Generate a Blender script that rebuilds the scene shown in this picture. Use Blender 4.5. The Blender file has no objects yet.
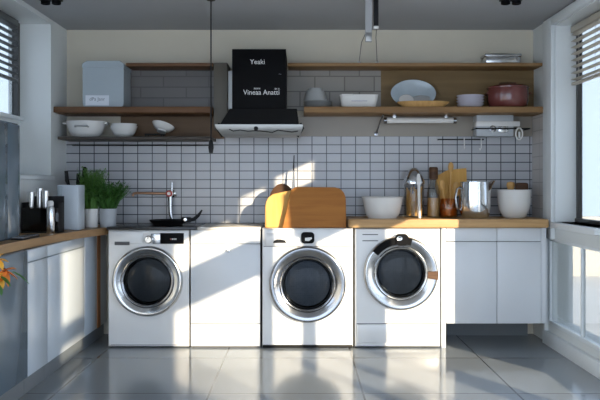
import bpy, bmesh, math, random
from mathutils import Vector, Matrix, Euler
random.seed(7)
PI = math.pi
SC = bpy.context.scene
COL = SC.collection

# ---------------------------------------------------------------- camera, sky, sun, exposure
F = 750.0            # focal length in pixels of the 600 px wide frame
EYE = 1.18
cam = bpy.data.cameras.new('camera')
cam.sensor_width = 36.0
cam.lens = 36.0 * F / 600.0
cam.shift_y = -15.0 / 600.0
cam.clip_start = 0.05
cam_o = bpy.data.objects.new('camera', cam)
cam_o.location = (0, 0, EYE)
cam_o.rotation_euler = (PI / 2, 0, 0)
COL.objects.link(cam_o)
SC.camera = cam_o

SKY_STRENGTH = 3.1
SUN_STRENGTH = 9.0
EXPOSURE = 0.22
world = bpy.data.worlds.new('sky')
SC.world = world
world.use_nodes = True
bg = world.node_tree.nodes['Background']
bg.inputs['Color'].default_value = (0.66, 0.80, 1.0, 1)
bg.inputs['Strength'].default_value = SKY_STRENGTH

sun = bpy.data.lights.new('sun', 'SUN')
sun.energy = SUN_STRENGTH
sun.angle = math.radians(0.53)
sun.color = (1.0, 0.84, 0.60)
sun_o = bpy.data.objects.new('sun', sun)
SUN_DIR = Vector((-0.50, 0.866, -0.225)).normalized()
sun_o.rotation_euler = SUN_DIR.to_track_quat('-Z', 'Y').to_euler()
sun_o.location = (3, -5, 4)
COL.objects.link(sun_o)

SC.view_settings.view_transform = 'Standard'
SC.view_settings.look = 'None'
SC.view_settings.gamma = 1.0
SC.view_settings.use_curve_mapping = False
SC.view_settings.exposure = EXPOSURE

# ---------------------------------------------------------------- measures
YF, YB = 5.435, 5.95           # appliance fronts, back wall
XL, XR = -1.85, 1.85           # side walls
ZC = 2.41                      # ceiling
def wx(px, Y): return (px - 300.0) * Y / F
def wz(py, Y): return EYE + (185.0 - py) * Y / F

# ---------------------------------------------------------------- materials
def new_mat(name):
    m = bpy.data.materials.new(name)
    m.use_nodes = True
    nt = m.node_tree
    return m, nt, nt.nodes['Principled BSDF']

def plain(name, col, rough=0.5, metal=0.0, var=0.06, scale=6.0, bump=0.0, coat=0.0, spec=0.5):
    m, nt, b = new_mat(name)
    b.inputs['Roughness'].default_value = rough
    b.inputs['Metallic'].default_value = metal
    b.inputs['Coat Weight'].default_value = coat
    b.inputs['Specular IOR Level'].default_value = spec
    tc = nt.nodes.new('ShaderNodeTexCoord')
    no = nt.nodes.new('ShaderNodeTexNoise')
    no.inputs['Scale'].default_value = scale
    no.inputs['Detail'].default_value = 4
    nt.links.new(tc.outputs['Object'], no.inputs['Vector'])
    mx = nt.nodes.new('ShaderNodeMix'); mx.data_type = 'RGBA'
    mx.inputs[6].default_value = (*[c * (1 - var) for c in col], 1)
    mx.inputs[7].default_value = (*[min(1, c * (1 + var)) for c in col], 1)
    nt.links.new(no.outputs['Fac'], mx.inputs[0])
    nt.links.new(mx.outputs[2], b.inputs['Base Color'])
    if bump:
        bp = nt.nodes.new('ShaderNodeBump')
        bp.inputs['Strength'].default_value = bump
        bp.inputs['Distance'].default_value = 0.01
        nt.links.new(no.outputs['Fac'], bp.inputs['Height'])
        nt.links.new(bp.outputs['Normal'], b.inputs['Normal'])
    return m

def wood(name, c1, c2, rough=0.45, axis=0, scale=3.0):
    m, nt, b = new_mat(name)
    b.inputs['Specular IOR Level'].default_value = 0.25
    b.inputs['Roughness'].default_value = rough
    tc = nt.nodes.new('ShaderNodeTexCoord')
    mp = nt.nodes.new('ShaderNodeMapping')
    s = [scale * 9] * 3
    s[axis] = scale * 0.7
    mp.inputs['Scale'].default_value = s
    nt.links.new(tc.outputs['Object'], mp.inputs['Vector'])
    no = nt.nodes.new('ShaderNodeTexNoise')
    no.inputs['Scale'].default_value = 1.0
    no.inputs['Detail'].default_value = 6
    no.inputs['Distortion'].default_value = 0.8
    nt.links.new(mp.outputs['Vector'], no.inputs['Vector'])
    cr = nt.nodes.new('ShaderNodeValToRGB')
    cr.color_ramp.elements[0].position = 0.32
    cr.color_ramp.elements[0].color = (*c1, 1)
    cr.color_ramp.elements[1].position = 0.68
    cr.color_ramp.elements[1].color = (*c2, 1)
    nt.links.new(no.outputs['Fac'], cr.inputs['Fac'])
    nt.links.new(cr.outputs['Color'], b.inputs['Base Color'])
    bp = nt.nodes.new('ShaderNodeBump')
    bp.inputs['Strength'].default_value = 0.15
    bp.inputs['Distance'].default_value = 0.003
    nt.links.new(no.outputs['Fac'], bp.inputs['Height'])
    nt.links.new(bp.outputs['Normal'], b.inputs['Normal'])
    return m

def tiles(name, col, col2, grout, w, h, mortar, axes='XZ', offset=0.0, rough=0.25, shift=(0, 0), bump=0.4, coat=0.0):
    m, nt, b = new_mat(name)
    b.inputs['Roughness'].default_value = rough
    b.inputs['Coat Weight'].default_value = coat
    tc = nt.nodes.new('ShaderNodeTexCoord')
    sp = nt.nodes.new('ShaderNodeSeparateXYZ')
    nt.links.new(tc.outputs['Object'], sp.inputs[0])
    cb = nt.nodes.new('ShaderNodeCombineXYZ')
    for i, a in enumerate(axes):
        ad = nt.nodes.new('ShaderNodeMath'); ad.operation = 'ADD'
        ad.inputs[1].default_value = shift[i] + 50 * (w if i == 0 else h)
        nt.links.new(sp.outputs[a], ad.inputs[0])
        nt.links.new(ad.outputs[0], cb.inputs[i])
    br = nt.nodes.new('ShaderNodeTexBrick')
    br.offset = offset
    br.squash = 1.0
    br.inputs['Scale'].default_value = 1.0
    br.inputs['Brick Width'].default_value = w
    br.inputs['Row Height'].default_value = h
    br.inputs['Mortar Size'].default_value = mortar
    br.inputs['Mortar Smooth'].default_value = 0.1
    br.inputs['Color1'].default_value = (*col, 1)
    br.inputs['Color2'].default_value = (*col2, 1)
    br.inputs['Mortar'].default_value = (*grout, 1)
    nt.links.new(cb.outputs[0], br.inputs['Vector'])
    nt.links.new(br.outputs['Color'], b.inputs['Base Color'])
    inv = nt.nodes.new('ShaderNodeMath'); inv.operation = 'SUBTRACT'
    inv.inputs[0].default_value = 1.0
    nt.links.new(br.outputs['Fac'], inv.inputs[1])
    bp = nt.nodes.new('ShaderNodeBump')
    bp.inputs['Strength'].default_value = bump
    bp.inputs['Distance'].default_value = 0.003
    nt.links.new(inv.outputs[0], bp.inputs['Height'])
    nt.links.new(bp.outputs['Normal'], b.inputs['Normal'])
    return m

def glass(name, tint=(0.95, 0.97, 0.98), rough=0.02, ior=1.45, mirror=1.0):
    m = bpy.data.materials.new(name)
    m.use_nodes = True
    nt = m.node_tree
    nt.nodes.remove(nt.nodes['Principled BSDF'])
    out = nt.nodes['Material Output']
    tr = nt.nodes.new('ShaderNodeBsdfTransparent')
    tr.inputs['Color'].default_value = (*tint, 1)
    gl = nt.nodes.new('ShaderNodeBsdfGlossy')
    gl.inputs['Roughness'].default_value = rough
    gl.inputs['Color'].default_value = (mirror, mirror, mirror, 1)
    fr = nt.nodes.new('ShaderNodeFresnel')
    # the pane is thin: the far face of the sheet reflects like the near one
    ge = nt.nodes.new('ShaderNodeNewGeometry')
    mr = nt.nodes.new('ShaderNodeMapRange')
    mr.inputs['To Min'].default_value = ior
    mr.inputs['To Max'].default_value = 1.0 / ior
    nt.links.new(ge.outputs['Backfacing'], mr.inputs['Value'])
    nt.links.new(mr.outputs[0], fr.inputs['IOR'])
    mx = nt.nodes.new('ShaderNodeMixShader')
    nt.links.new(fr.outputs[0], mx.inputs[0])
    nt.links.new(tr.outputs[0], mx.inputs[1])
    nt.links.new(gl.outputs[0], mx.inputs[2])
    nt.links.new(mx.outputs[0], out.inputs['Surface'])
    return m

M = dict(
    wall=plain('wall_paint', (0.70, 0.645, 0.53), 0.8, var=0.03, bump=0.02),
    side=plain('side_wall_paint', (0.74, 0.77, 0.77), 0.7, var=0.03),
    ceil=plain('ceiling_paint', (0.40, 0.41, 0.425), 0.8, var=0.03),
    frame=plain('window_frame_paint', (0.80, 0.84, 0.86), 0.4, var=0.02),
    darkframe=plain('dark_window_metal', (0.035, 0.035, 0.035), 0.4),
    floor=tiles('floor_tiles', (0.27, 0.295, 0.32), (0.245, 0.27, 0.295), (0.12, 0.13, 0.14), 0.87, 0.87, 0.006, 'XY', 0.0, 0.13, (-0.357, -5.115), 0.2),
    tile=tiles('white_wall_tiles', (0.50, 0.505, 0.53), (0.45, 0.455, 0.485), (0.05, 0.055, 0.065), 0.115, 0.0690, 0.0036, 'XZ', 0.0, 0.22, (0.02, 0.02)),
    stile=tiles('side_wall_tiles', (0.60, 0.56, 0.53), (0.55, 0.52, 0.50), (0.40, 0.37, 0.35), 0.16, 0.10, 0.004, 'YZ', 0.0, 0.3),
    gtile=tiles('grey_brick_tiles', (0.13, 0.12, 0.115), (0.17, 0.16, 0.155), (0.10, 0.095, 0.09), 0.36, 0.085, 0.005, 'XZ', 0.5, 0.35),
    btile=tiles('beige_brick_tiles', (0.27, 0.245, 0.215), (0.30, 0.275, 0.24), (0.16, 0.14, 0.12), 0.235, 0.12, 0.005, 'XZ', 0.5, 0.35),
    beige=plain('beige_backing', (0.30, 0.265, 0.22), 0.3, var=0.1, scale=2),
    white=plain('white_enamel', (0.80, 0.80, 0.80), 0.28, var=0.015, coat=0.3),
    cab=plain('white_cabinet_lacquer', (0.69, 0.715, 0.75), 0.33, var=0.02, coat=0.2),
    leftcab=plain('pale_blue_cabinet_lacquer', (0.60, 0.66, 0.72), 0.3, var=0.02, coat=0.2),
    gap=plain('dark_gap', (0.10, 0.10, 0.11), 0.6),
    greyapp=plain('blue_grey_appliance', (0.135, 0.18, 0.22), 0.25, var=0.04, coat=0.3),
    kick=plain('kick_board_grey', (0.15, 0.17, 0.19), 0.4),
    steel=plain('brushed_steel', (0.62, 0.62, 0.62), 0.2, 1.0, var=0.05, scale=20),
    chrome=plain('chrome', (0.50, 0.50, 0.50), 0.16, 1.0, var=0.02),
    darkchrome=plain('dark_chrome', (0.30, 0.30, 0.31), 0.16, 1.0),
    smokechrome=plain('smoked_chrome', (0.36, 0.36, 0.37), 0.14, 1.0, var=0.02),
    hoodsteel=plain('dull_steel', (0.38, 0.38, 0.37), 0.42, 1.0, var=0.06),
    drum=plain('drum_steel', (0.30, 0.305, 0.32), 0.28, 1.0, var=0.15, scale=30),
    rubber=plain('grey_rubber', (0.09, 0.09, 0.10), 0.55),
    black=plain('black_gloss', (0.006, 0.006, 0.007), 0.5, var=0.1, spec=0.06),
    blackmat=plain('black_matt', (0.010, 0.010, 0.011), 0.55, spec=0.25),
    doorglass=glass('dark_door_glass', (0.24, 0.26, 0.28), 0.02, 1.35, 0.45),
    smokeglass=glass('smoked_glass', (0.45, 0.42, 0.40), 0.05, 1.4),
    jugsteel=plain('polished_steel', (0.74, 0.75, 0.77), 0.14, 1.0, var=0.02),
    pane=glass('window_pane', (0.97, 0.98, 0.99), 0.0, 1.35),
    tintpane=glass('tinted_window_pane', (0.62, 0.63, 0.63), 0.0, 1.35),  # grey tint added to dim the bright view outside
    jarglass=glass('clear_glass', (0.86, 0.86, 0.85), 0.02, 1.5),
    amberglass=glass('amber_glass', (0.95, 0.76, 0.52), 0.03, 1.5),
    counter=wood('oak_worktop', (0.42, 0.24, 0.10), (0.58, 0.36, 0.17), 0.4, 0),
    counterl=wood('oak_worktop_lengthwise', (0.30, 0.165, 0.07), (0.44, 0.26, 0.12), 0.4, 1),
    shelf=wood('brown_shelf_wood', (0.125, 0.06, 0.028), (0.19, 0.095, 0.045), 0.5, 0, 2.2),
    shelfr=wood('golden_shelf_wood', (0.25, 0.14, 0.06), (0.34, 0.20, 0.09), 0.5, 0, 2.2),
    darkshelf=wood('dark_shelf_wood', (0.055, 0.045, 0.04), (0.09, 0.075, 0.06), 0.5, 0),
    panel=wood('brown_panel_wood', (0.15, 0.09, 0.05), (0.21, 0.13, 0.075), 0.5, 0, 1.6),
    panelr=wood('golden_panel_wood', (0.19, 0.12, 0.05), (0.25, 0.165, 0.075), 0.5, 0, 1.6),
    taupe=plain('taupe_panel', (0.13, 0.115, 0.09), 0.5),
    board=wood('brown_board_wood', (0.34, 0.125, 0.022), (0.44, 0.175, 0.035), 0.5, 0, 3),
    boardg=wood('golden_board_wood', (0.64, 0.34, 0.08), (0.76, 0.44, 0.13), 0.5, 2, 3),
    darkwood=wood('dark_brown_wood', (0.07, 0.035, 0.02), (0.12, 0.06, 0.03), 0.5, 0, 4),
    spoon=wood('spoon_wood', (0.56, 0.31, 0.10), (0.68, 0.41, 0.16), 0.5, 2, 4),
    stone=plain('pale_stone', (0.68, 0.65, 0.60), 0.3, var=0.08, scale=12),
    blackstone=plain('black_stone', (0.02, 0.02, 0.022), 0.25, var=0.3, scale=40),
    ceramic=plain('white_ceramic', (0.78, 0.77, 0.75), 0.2, coat=0.4, var=0.02),
    greyceramic=plain('grey_ceramic', (0.42, 0.43, 0.43), 0.3, coat=0.3, var=0.04),
    lilac=plain('lilac_ceramic', (0.62, 0.60, 0.68), 0.25, coat=0.4, var=0.03),
    blueplate=plain('pale_blue_ceramic', (0.44, 0.52, 0.58), 0.25, coat=0.4, var=0.12, scale=14),
    redpot=plain('dark_red_enamel', (0.17, 0.045, 0.04), 0.2, coat=0.6, var=0.1),
    bluewhite=plain('pale_blue_plastic', (0.40, 0.46, 0.50), 0.35, var=0.03),
    label=plain('white_paper', (0.74, 0.78, 0.84), 0.6, var=0.02),
    ink=plain('grey_ink', (0.20, 0.23, 0.27), 0.7),
    whiteink=plain('white_print', (0.80, 0.80, 0.80), 0.5),
    leaf=plain('leaf_green', (0.085, 0.21, 0.035), 0.5, var=0.5, scale=25),
    leafd=plain('leaf_dark_green', (0.055, 0.16, 0.03), 0.5, var=0.5, scale=25),
    soil=plain('soil', (0.03, 0.02, 0.014), 0.9),
    copper=plain('copper', (0.55, 0.30, 0.18), 0.3, 1.0),
    redplastic=plain('red_plastic', (0.50, 0.05, 0.04), 0.4),
    orange=plain('orange_petal', (0.75, 0.22, 0.03), 0.5, var=0.35, scale=14),
    yellow=plain('yellow_petal', (0.80, 0.42, 0.05), 0.5, var=0.25, scale=14),
    slat=plain('blind_slat', (0.52, 0.47, 0.40), 0.5, var=0.05),
    slatd=plain('dark_blind_slat', (0.10, 0.11, 0.115), 0.5, var=0.05),
    pot=plain('grey_white_pot', (0.50, 0.53, 0.56), 0.4, var=0.04),
    ground=plain('terrace_stone', (0.62, 0.59, 0.55), 0.8, var=0.1, scale=2),
    render=plain('outside_render', (0.70, 0.66, 0.60), 0.9),
    orangewood=wood('orange_wood_strip', (0.42, 0.17, 0.06), (0.52, 0.23, 0.09), 0.5, 2, 3),
    displayglow=plain('display_digits', (0.5, 0.16, 0.14), 0.5),
)

def perforate(m):
    nt = m.node_tree; b = nt.nodes['Principled BSDF']
    src = b.inputs['Base Color'].links[0].from_socket
    tc = nt.nodes.new('ShaderNodeTexCoord')
    vo = nt.nodes.new('ShaderNodeTexVoronoi')
    vo.inputs['Scale'].default_value = 75
    vo.inputs['Randomness'].default_value = 0.15
    nt.links.new(tc.outputs['Object'], vo.inputs['Vector'])
    lt = nt.nodes.new('ShaderNodeMath'); lt.operation = 'LESS_THAN'; lt.inputs[1].default_value = 0.24
    nt.links.new(vo.outputs['Distance'], lt.inputs[0])
    mx = nt.nodes.new('ShaderNodeMix'); mx.data_type = 'RGBA'
    nt.links.new(lt.outputs[0], mx.inputs[0])
    nt.links.new(src, mx.inputs[6])
    mx.inputs[7].default_value = (0.02, 0.02, 0.02, 1)
    nt.links.new(mx.outputs[2], b.inputs['Base Color'])
perforate(M['drum'])

# ---------------------------------------------------------------- mesh helper
class MB:
    def __init__(self):
        self.bm = bmesh.new()
        self.smooth = 35
    def _xf(self, verts, mtx):
        if mtx is not None:
            bmesh.ops.transform(self.bm, matrix=mtx, verts=verts)
    def box(self, x0, x1, y0, y1, z0, z1, bev=0.0, mtx=None, seg=2):
        c = Vector(((x0 + x1) / 2, (y0 + y1) / 2, (z0 + z1) / 2))
        m = Matrix.Translation(c) @ Matrix.Diagonal((abs(x1 - x0), abs(y1 - y0), abs(z1 - z0), 1))
        r = bmesh.ops.create_cube(self.bm, size=1.0, matrix=m)
        vs = r['verts']
        if bev > 0:
            es = list({e for v in vs for e in v.link_edges})
            r2 = bmesh.ops.bevel(self.bm, geom=es, offset=bev, segments=seg, profile=0.5, affect='EDGES')
            vs = list({v for f in r2['faces'] for v in f.verts} | {v for v in vs if v.is_valid})
            # gather whole island
            seen = set(vs); st = list(vs)
            while st:
                v = st.pop()
                for e in v.link_edges:
                    o = e.other_vert(v)
                    if o not in seen:
                        seen.add(o); st.append(o)
            vs = list(seen)
        self._xf(vs, mtx)
        return self
    def loops(self, rings, closed=True, cap0=False, cap1=False, mtx=None):
        vr = [[self.bm.verts.new(p) for p in r] for r in rings]
        n = len(vr[0])
        for a, b in zip(vr, vr[1:]):
            for i in range(n if closed else n - 1):
                j = (i + 1) % n
                try: self.bm.faces.new((a[i], a[j], b[j], b[i]))
                except ValueError: pass
        if cap0: self.bm.faces.new(list(reversed(vr[0])))
        if cap1: self.bm.faces.new(vr[-1])
        self._xf([v for r in vr for v in r], mtx)
        return self
    def lathe(self, prof, c=(0, 0, 0), n=40, axis='z', sx=1.0, sy=1.0, mtx=None):
        """prof: (radius, height). axis z: height up; axis y: height towards -y (out of a front)."""
        rings = []
        for r, h in prof:
            r = max(r, 1e-4)
            ring = []
            for k in range(n):
                a = 2 * PI * k / n
                x, y = r * math.cos(a) * sx, r * math.sin(a) * sy
                p = (c[0] + x, c[1] + y, c[2] + h) if axis == 'z' else (c[0] + x, c[1] - h, c[2] + y)
                ring.append(p)
            rings.append(ring)
        return self.loops(rings, True, True, True, mtx)
    def tube(self, pts, r=0.005, n=10, mtx=None):
        pts = [Vector(p) for p in pts]
        rs = r if isinstance(r, (list, tuple)) else [r] * len(pts)
        rings = []
        up = None
        for i, p in enumerate(pts):
            t = (pts[min(i + 1, len(pts) - 1)] - pts[max(i - 1, 0)]).normalized()
            if up is None:
                up = Vector((0, 0, 1)) if abs(t.z) < 0.9 else Vector((1, 0, 0))
            a = t.cross(up).normalized(); b = a.cross(t).normalized()
            up = b
            rings.append([p + (a * math.cos(2 * PI * k / n) + b * math.sin(2 * PI * k / n)) * rs[i] for k in range(n)])
        return self.loops(rings, True, True, True, mtx)
    def prism(self, outline, y0, y1, bev=0.0, mtx=None):
        """outline in x,z extruded from y0 to y1"""
        cx = sum(p[0] for p in outline) / len(outline); cz = sum(p[1] for p in outline) / len(outline)
        def ins(d):
            out = []
            for x, z in outline:
                v = Vector((x - cx, z - cz)); l = v.length
                v = v * max(0, (l - d)) / l if l > 0 else v
                out.append((cx + v.x, cz + v.y))
            return out
        o = outline; q = ins(bev) if bev else outline
        rings = []
        if bev: rings.append([(x, y0, z) for x, z in q])
        rings.append([(x, y0 + bev, z) for x, z in o])
        rings.append([(x, y1 - bev, z) for x, z in o])
        if bev: rings.append([(x, y1, z) for x, z in q])
        return self.loops(rings, True, True, True, mtx)
    def plan(self, outline, z0, z1, bev=0.0, mtx=None):
        """outline in x,y extruded from z0 to z1"""
        m = Matrix(((1, 0, 0, 0), (0, 0, 1, 0), (0, 1, 0, 0), (0, 0, 0, 1)))
        return self.prism(outline, z0, z1, bev, m if mtx is None else mtx @ m)
    def build(self, name, mat, parent=None, loc=(0, 0, 0)):
        bmesh.ops.recalc_face_normals(self.bm, faces=self.bm.faces[:])
        me = bpy.data.meshes.new(name)
        self.bm.to_mesh(me); self.bm.free()
        me.materials.append(mat)
        me.polygons.foreach_set('use_smooth', [True] * len(me.polygons))
        me.set_sharp_from_angle(angle=math.radians(self.smooth))
        o = bpy.data.objects.new(name, me)
        o.location = loc
        COL.objects.link(o)
        if parent is not None: o.parent = parent
        return o

def thing(name, label, cat, loc=(0, 0, 0), rz=0.0, group=None, rot=None):
    o = bpy.data.objects.new(name, None)
    o.empty_display_size = 0.1
    o.location = loc
    o.rotation_euler = rot if rot else (0, 0, rz)
    o['label'] = label; o['category'] = cat
    if group: o['group'] = group
    COL.objects.link(o)
    return o
def tag(o, label, cat, group=None):
    o['label'] = label; o['category'] = cat
    if group: o['group'] = group
    return o
def struct(name, mb, mat, parent=None, loc=(0, 0, 0)):
    o = mb.build(name, mat, parent, loc)
    if parent is None: o['kind'] = 'structure'
    return o
def copy_tree(o, parent=None):
    c = o.copy(); COL.objects.link(c)
    if parent is not None: c.parent = parent
    for ch in [k for k in COL.objects if k.parent == o]:
        copy_tree(ch, c)
    return c
def rrect(x0, x1, z0, z1, r, n=6, corners=(1, 1, 1, 1)):
    """rounded rectangle outline, corners: bottom-left, bottom-right, top-right, top-left"""
    pts = []
    for k, (cx, cz, a0) in enumerate(((x0, z0, PI), (x1, z0, 1.5 * PI), (x1, z1, 0), (x0, z1, 0.5 * PI))):
        if not corners[k]:
            pts.append((cx, cz)); continue
        ox = cx + (r if cx == x0 else -r); oz = cz + (r if cz == z0 else -r)
        for i in range(n + 1):
            a = a0 + (PI / 2) * i / n
            pts.append((ox + r * math.cos(a), oz + r * math.sin(a)))
    return pts
def text_mesh(name, body, size, mat, parent, loc, rot=(PI / 2, 0, 0), depth=0.0008, sx=1.0):
    cu = bpy.data.curves.new(name, 'FONT')
    cu.body = body; cu.size = size; cu.align_x = 'CENTER'; cu.align_y = 'CENTER'; cu.extrude = depth
    t = bpy.data.objects.new(name, cu)
    me = bpy.data.meshes.new_from_object(t)
    bpy.data.objects.remove(t)
    me.materials.append(mat)
    o = bpy.data.objects.new(name, me)
    o.location = loc; o.rotation_euler = rot; o.scale = (sx, 1, 1)
    o.parent = parent
    COL.objects.link(o)
    return o

# ---------------------------------------------------------------- the room
YR = -2.4       # where the right and left walls begin, behind the camera
struct('floor', MB().box(XL - 0.3, XR + 0.15, YR, YB + 0.1, -0.12, 0.0), M['floor'])
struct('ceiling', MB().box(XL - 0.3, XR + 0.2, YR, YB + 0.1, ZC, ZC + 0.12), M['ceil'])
struct('wall_back', MB().box(XL - 0.3, XR + 0.2, YB, YB + 0.12, 0.0, ZC), M['wall'])

def holed_wall(mb, xa, xb, y0, y1, z0, z1, holes):
    ys = sorted({y0, y1, *[h[0] for h in holes], *[h[1] for h in holes]})
    for ya, yb in zip(ys, ys[1:]):
        zs = sorted([(h[2], h[3]) for h in holes if h[0] <= ya + 1e-6 and h[1] >= yb - 1e-6])
        z = z0
        for a, b in zs:
            if a > z + 1e-6: mb.box(xa, xb, ya, yb, z, a)
            z = b
        if z < z1 - 1e-6: mb.box(xa, xb, ya, yb, z, z1)
    return mb

# right wall: openings (y0, y1, z0, z1); all but the first pair unseen, placed to shape sun patches
W1R = (4.62, 5.44, 0.912, 2.34)
W1L = (4.62, 5.58, 0.15, 0.785)
RIGHT = [W1R, W1L, (3.00, 4.17, 0.12, 2.30), (2.14, 2.92, 0.12, 1.65), (2.14, 2.92, 2.00, 2.235), (1.60, 2.14, 0.12, 2.235), (0.36, 1.60, 0.12, 1.60), (0.36, 1.60, 1.78, 2.06), (-1.34, -0.56, 1.555, 1.73), (-1.34, -0.56, 1.79, 2.35)]
wall_r = struct('wall_right', holed_wall(MB(), XR, XR + 0.18, YR, YB, 0.0, ZC, RIGHT), M['side'])
# left wall: a deep niche with a window in it, plus unseen windows added further back for fill light
NICHE = (4.30, 5.57, 1.235, 2.375)
LEFT = [NICHE, (1.6, 3.4, 0.95, 2.25), (-0.8, 1.0, 0.95, 2.25)]
wall_l = struct('wall_left', holed_wall(MB(), XL - 0.23, XL, YR, YB, 0.0, ZC, LEFT), M['side'])
struct('trim_1', holed_wall(MB(), XL - 0.30, XL - 0.23, 4.2, 5.75, 1.1, ZC, [(4.36, 5.53, 1.68, 2.37)]), M['side'])
struct('trim_2', MB().box(XL - 0.23, XL + 0.03, 4.30, 5.575, 1.215, 1.25, 0.006), M['frame'])

# wall claddings on the back wall
def zone(n, x0, x1, z0, z1, mat, t=0.012, y=YB):
    return struct('trim_%d' % n, MB().box(x0, x1, y - t, y, z0, z1), mat)
zone(3, XL, XR, 0.80, 1.565, M['tile'])
zone(4, -1.36, -0.60, 1.768, 2.09, M['gtile'], 0.014)
zone(5, -0.12, 0.64, 1.768, 2.09, M['btile'], 0.014)
zone(6, 0.64, XR, 1.768, 2.09, M['panelr'], 0.014)
zone(7, -1.42, -0.60, 1.545, 1.722, M['panel'], 0.014)
zone(8, -0.60, XR, 1.565, 1.722, M['beige'], 0.016)
struct('trim_9', MB().box(XR - 0.012, XR, 5.63, YB - 0.013, 0.80, 1.72), M['stile'])

# right window 1: reveal, frame, upper light, blind, lower glazed panel
w1 = struct('window_1', MB().box(2.0, 2.03, 4.62, 5.44, 2.30, 2.34).box(2.0, 2.03, 5.39, 5.44, 0.93, 2.30), M['darkframe'])
struct('window_frame', MB().box(XR - 0.03, XR, 5.44, 5.625, 0.785, 2.40, 0.004).box(XR - 0.03, XR, 4.62, 5.44, 2.34, 2.40, 0.004).box(XR - 0.03, XR, 5.58, 5.625, 0.0, 0.785, 0.004), M['frame'], w1)
struct('reveal_sky_tone', MB().box(XR, 2.0, 5.432, 5.44, 0.912, 2.34).box(XR, 2.0, 4.62, 5.432, 2.332, 2.34), M['frame'], w1)  # paler lining puts the sky light on the reveal into its colour
struct('window_sill', MB().box(XR - 0.045, 2.03, 4.60, 5.50, 0.87, 0.912, 0.006), M['frame'], w1)
struct('bottom_rail', MB().box(1.99, 2.03, 4.62, 5.44, 0.912, 0.940, 0.003), M['darkframe'], w1)
struct('pane', MB().box(2.012, 2.017, 4.62, 5.39, 0.940, 2.30), M['tintpane'], w1)
w2 = struct('window_2', MB().box(XR + 0.0, XR + 0.04, 5.562, 5.58, 0.15, 0.785, 0.003).box(XR + 0.0, XR + 0.04, 4.62, 5.562, 0.765, 0.785, 0.003)
            .box(XR + 0.0, XR + 0.04, 4.62, 5.562, 0.15, 0.175, 0.003).box(XR + 0.005, XR + 0.035, 4.945, 4.960, 0.175, 0.765, 0.003), M['frame'])
struct('pane', MB().box(XR + 0.018, XR + 0.023, 4.62, 5.562, 0.17, 0.77), M['tintpane'], w2)
struct('baseboard_right', MB().box(XR - 0.035, XR, 4.2, 5.62, 0.0, 0.10, 0.004), M['frame'])

# unseen windows added beside and behind the camera to shape sun and fill light
def unseen_window(n, xw, y0, y1, z0, z1, blind=None, mull=()):
    f = MB()
    t = 0.045
    f.box(xw - 0.03, xw + 0.03, y0, y0 + t, z0, z1).box(xw - 0.03, xw + 0.03, y1 - t, y1, z0, z1)
    f.box(xw - 0.03, xw + 0.03, y0 + t, y1 - t, z0, z0 + t).box(xw - 0.03, xw + 0.03, y0 + t, y1 - t, z1 - t, z1)
    for m in mull: f.box(xw - 0.02, xw + 0.02, m - 0.02, m + 0.02, z0 + t, z1 - t)
    w = struct('window_%d' % n, f, M['frame'])
    struct('pane', MB().box(xw - 0.003, xw + 0.003, y0 + t, y1 - t, z0 + t, z1 - t), M['pane'], w)
    if blind: struct('sun_mask', MB().box(xw - 0.075, xw - 0.07, y0 + 0.01, y1 - 0.01, blind, z1), M['label'], w)  # unseen sheet added to cut the sun off the back wall
unseen_window(3, XR + 0.09, 3.00, 4.17, 0.12, 2.30, 1.42)
unseen_window(4, XR + 0.12, 1.60, 2.14, 0.12, 2.235)
unseen_window(5, XR + 0.12, 2.14, 2.92, 0.12, 1.65)
unseen_window(6, XR + 0.12, 0.36, 1.60, 0.12, 1.60)
unseen_window(7, XL - 0.12, 1.6, 3.4, 0.95, 2.25)
unseen_window(8, XL - 0.12, -0.8, 1.0, 0.95, 2.25)
# left window in the niche
w9 = struct('window_9', MB().box(XL - 0.26, XL - 0.215, 5.49, 5.53, 1.68, 2.37).box(XL - 0.26, XL - 0.215, 4.36, 5.49, 2.33, 2.37)
            .box(XL - 0.26, XL - 0.215, 4.36, 4.40, 1.68, 2.33), M['darkframe'])
struct('window_sill', MB().box(XL - 0.26, XL - 0.19, 4.36, 5.56, 1.655, 1.68, 0.004), M['frame'], w9)
struct('pane', MB().box(XL - 0.25, XL - 0.245, 4.40, 5.49, 1.68, 2.33), M['tintpane'], w9)

# outside: terrace, parapet, and an unseen wall added to keep sun off the far window
struct('terrace_floor', MB().box(XR + 0.15, 14, -12, 16, -0.16, -0.06), M['ground'])
struct('terrace_floor_beyond', MB().box(-14, XL - 0.3, -12, 16, -0.16, -0.06), M['ground'])
struct('terrace_wall', MB().box(2.3, 7.5, 10.2, 10.4, -0.06, 0.75), M['render'])
struct('sun_blocking_wall', MB().box(2.12, 3.3, 4.30, 4.45, -0.06, 2.6), M['render'])

# blinds
def blind(name, label, xw, y0, y1, ztop, zbot, mat, pitch, side):
    t = thing(name, label, 'blind', (xw, (y0 + y1) / 2, ztop))
    hl = (y1 - y0) / 2
    MB().box(-0.022, 0.022, -hl, hl, -0.045, 0.0, 0.003).build('head_rail', mat, t)
    s = MB()
    z = -0.06
    while z > zbot - ztop + 0.02:
        s.box(-0.021, 0.021, -hl, hl, -0.0012, 0.0012, 0, Matrix.Translation((0, 0, z)) @ Matrix.Rotation(side * math.radians(6), 4, 'Y'))
        z -= pitch
    s.build('slats', mat, t)
    MB().box(-0.018, 0.018, -hl, hl, zbot - ztop, zbot - ztop + 0.018, 0.003).build('bottom_rail', mat, t)
    for f in (-0.7, 0.0, 0.75):
        MB().tube([(0, f * hl, -0.04), (0, f * hl, zbot - ztop + 0.01)], 0.0016, 6).build('cord', mat, t)
blind('venetian_blind', 'beige slatted blind half lowered in the tall window on the right wall', 1.978, 4.63, 5.42, 2.32, 1.90, M['slat'], 0.046, 1)
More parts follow.
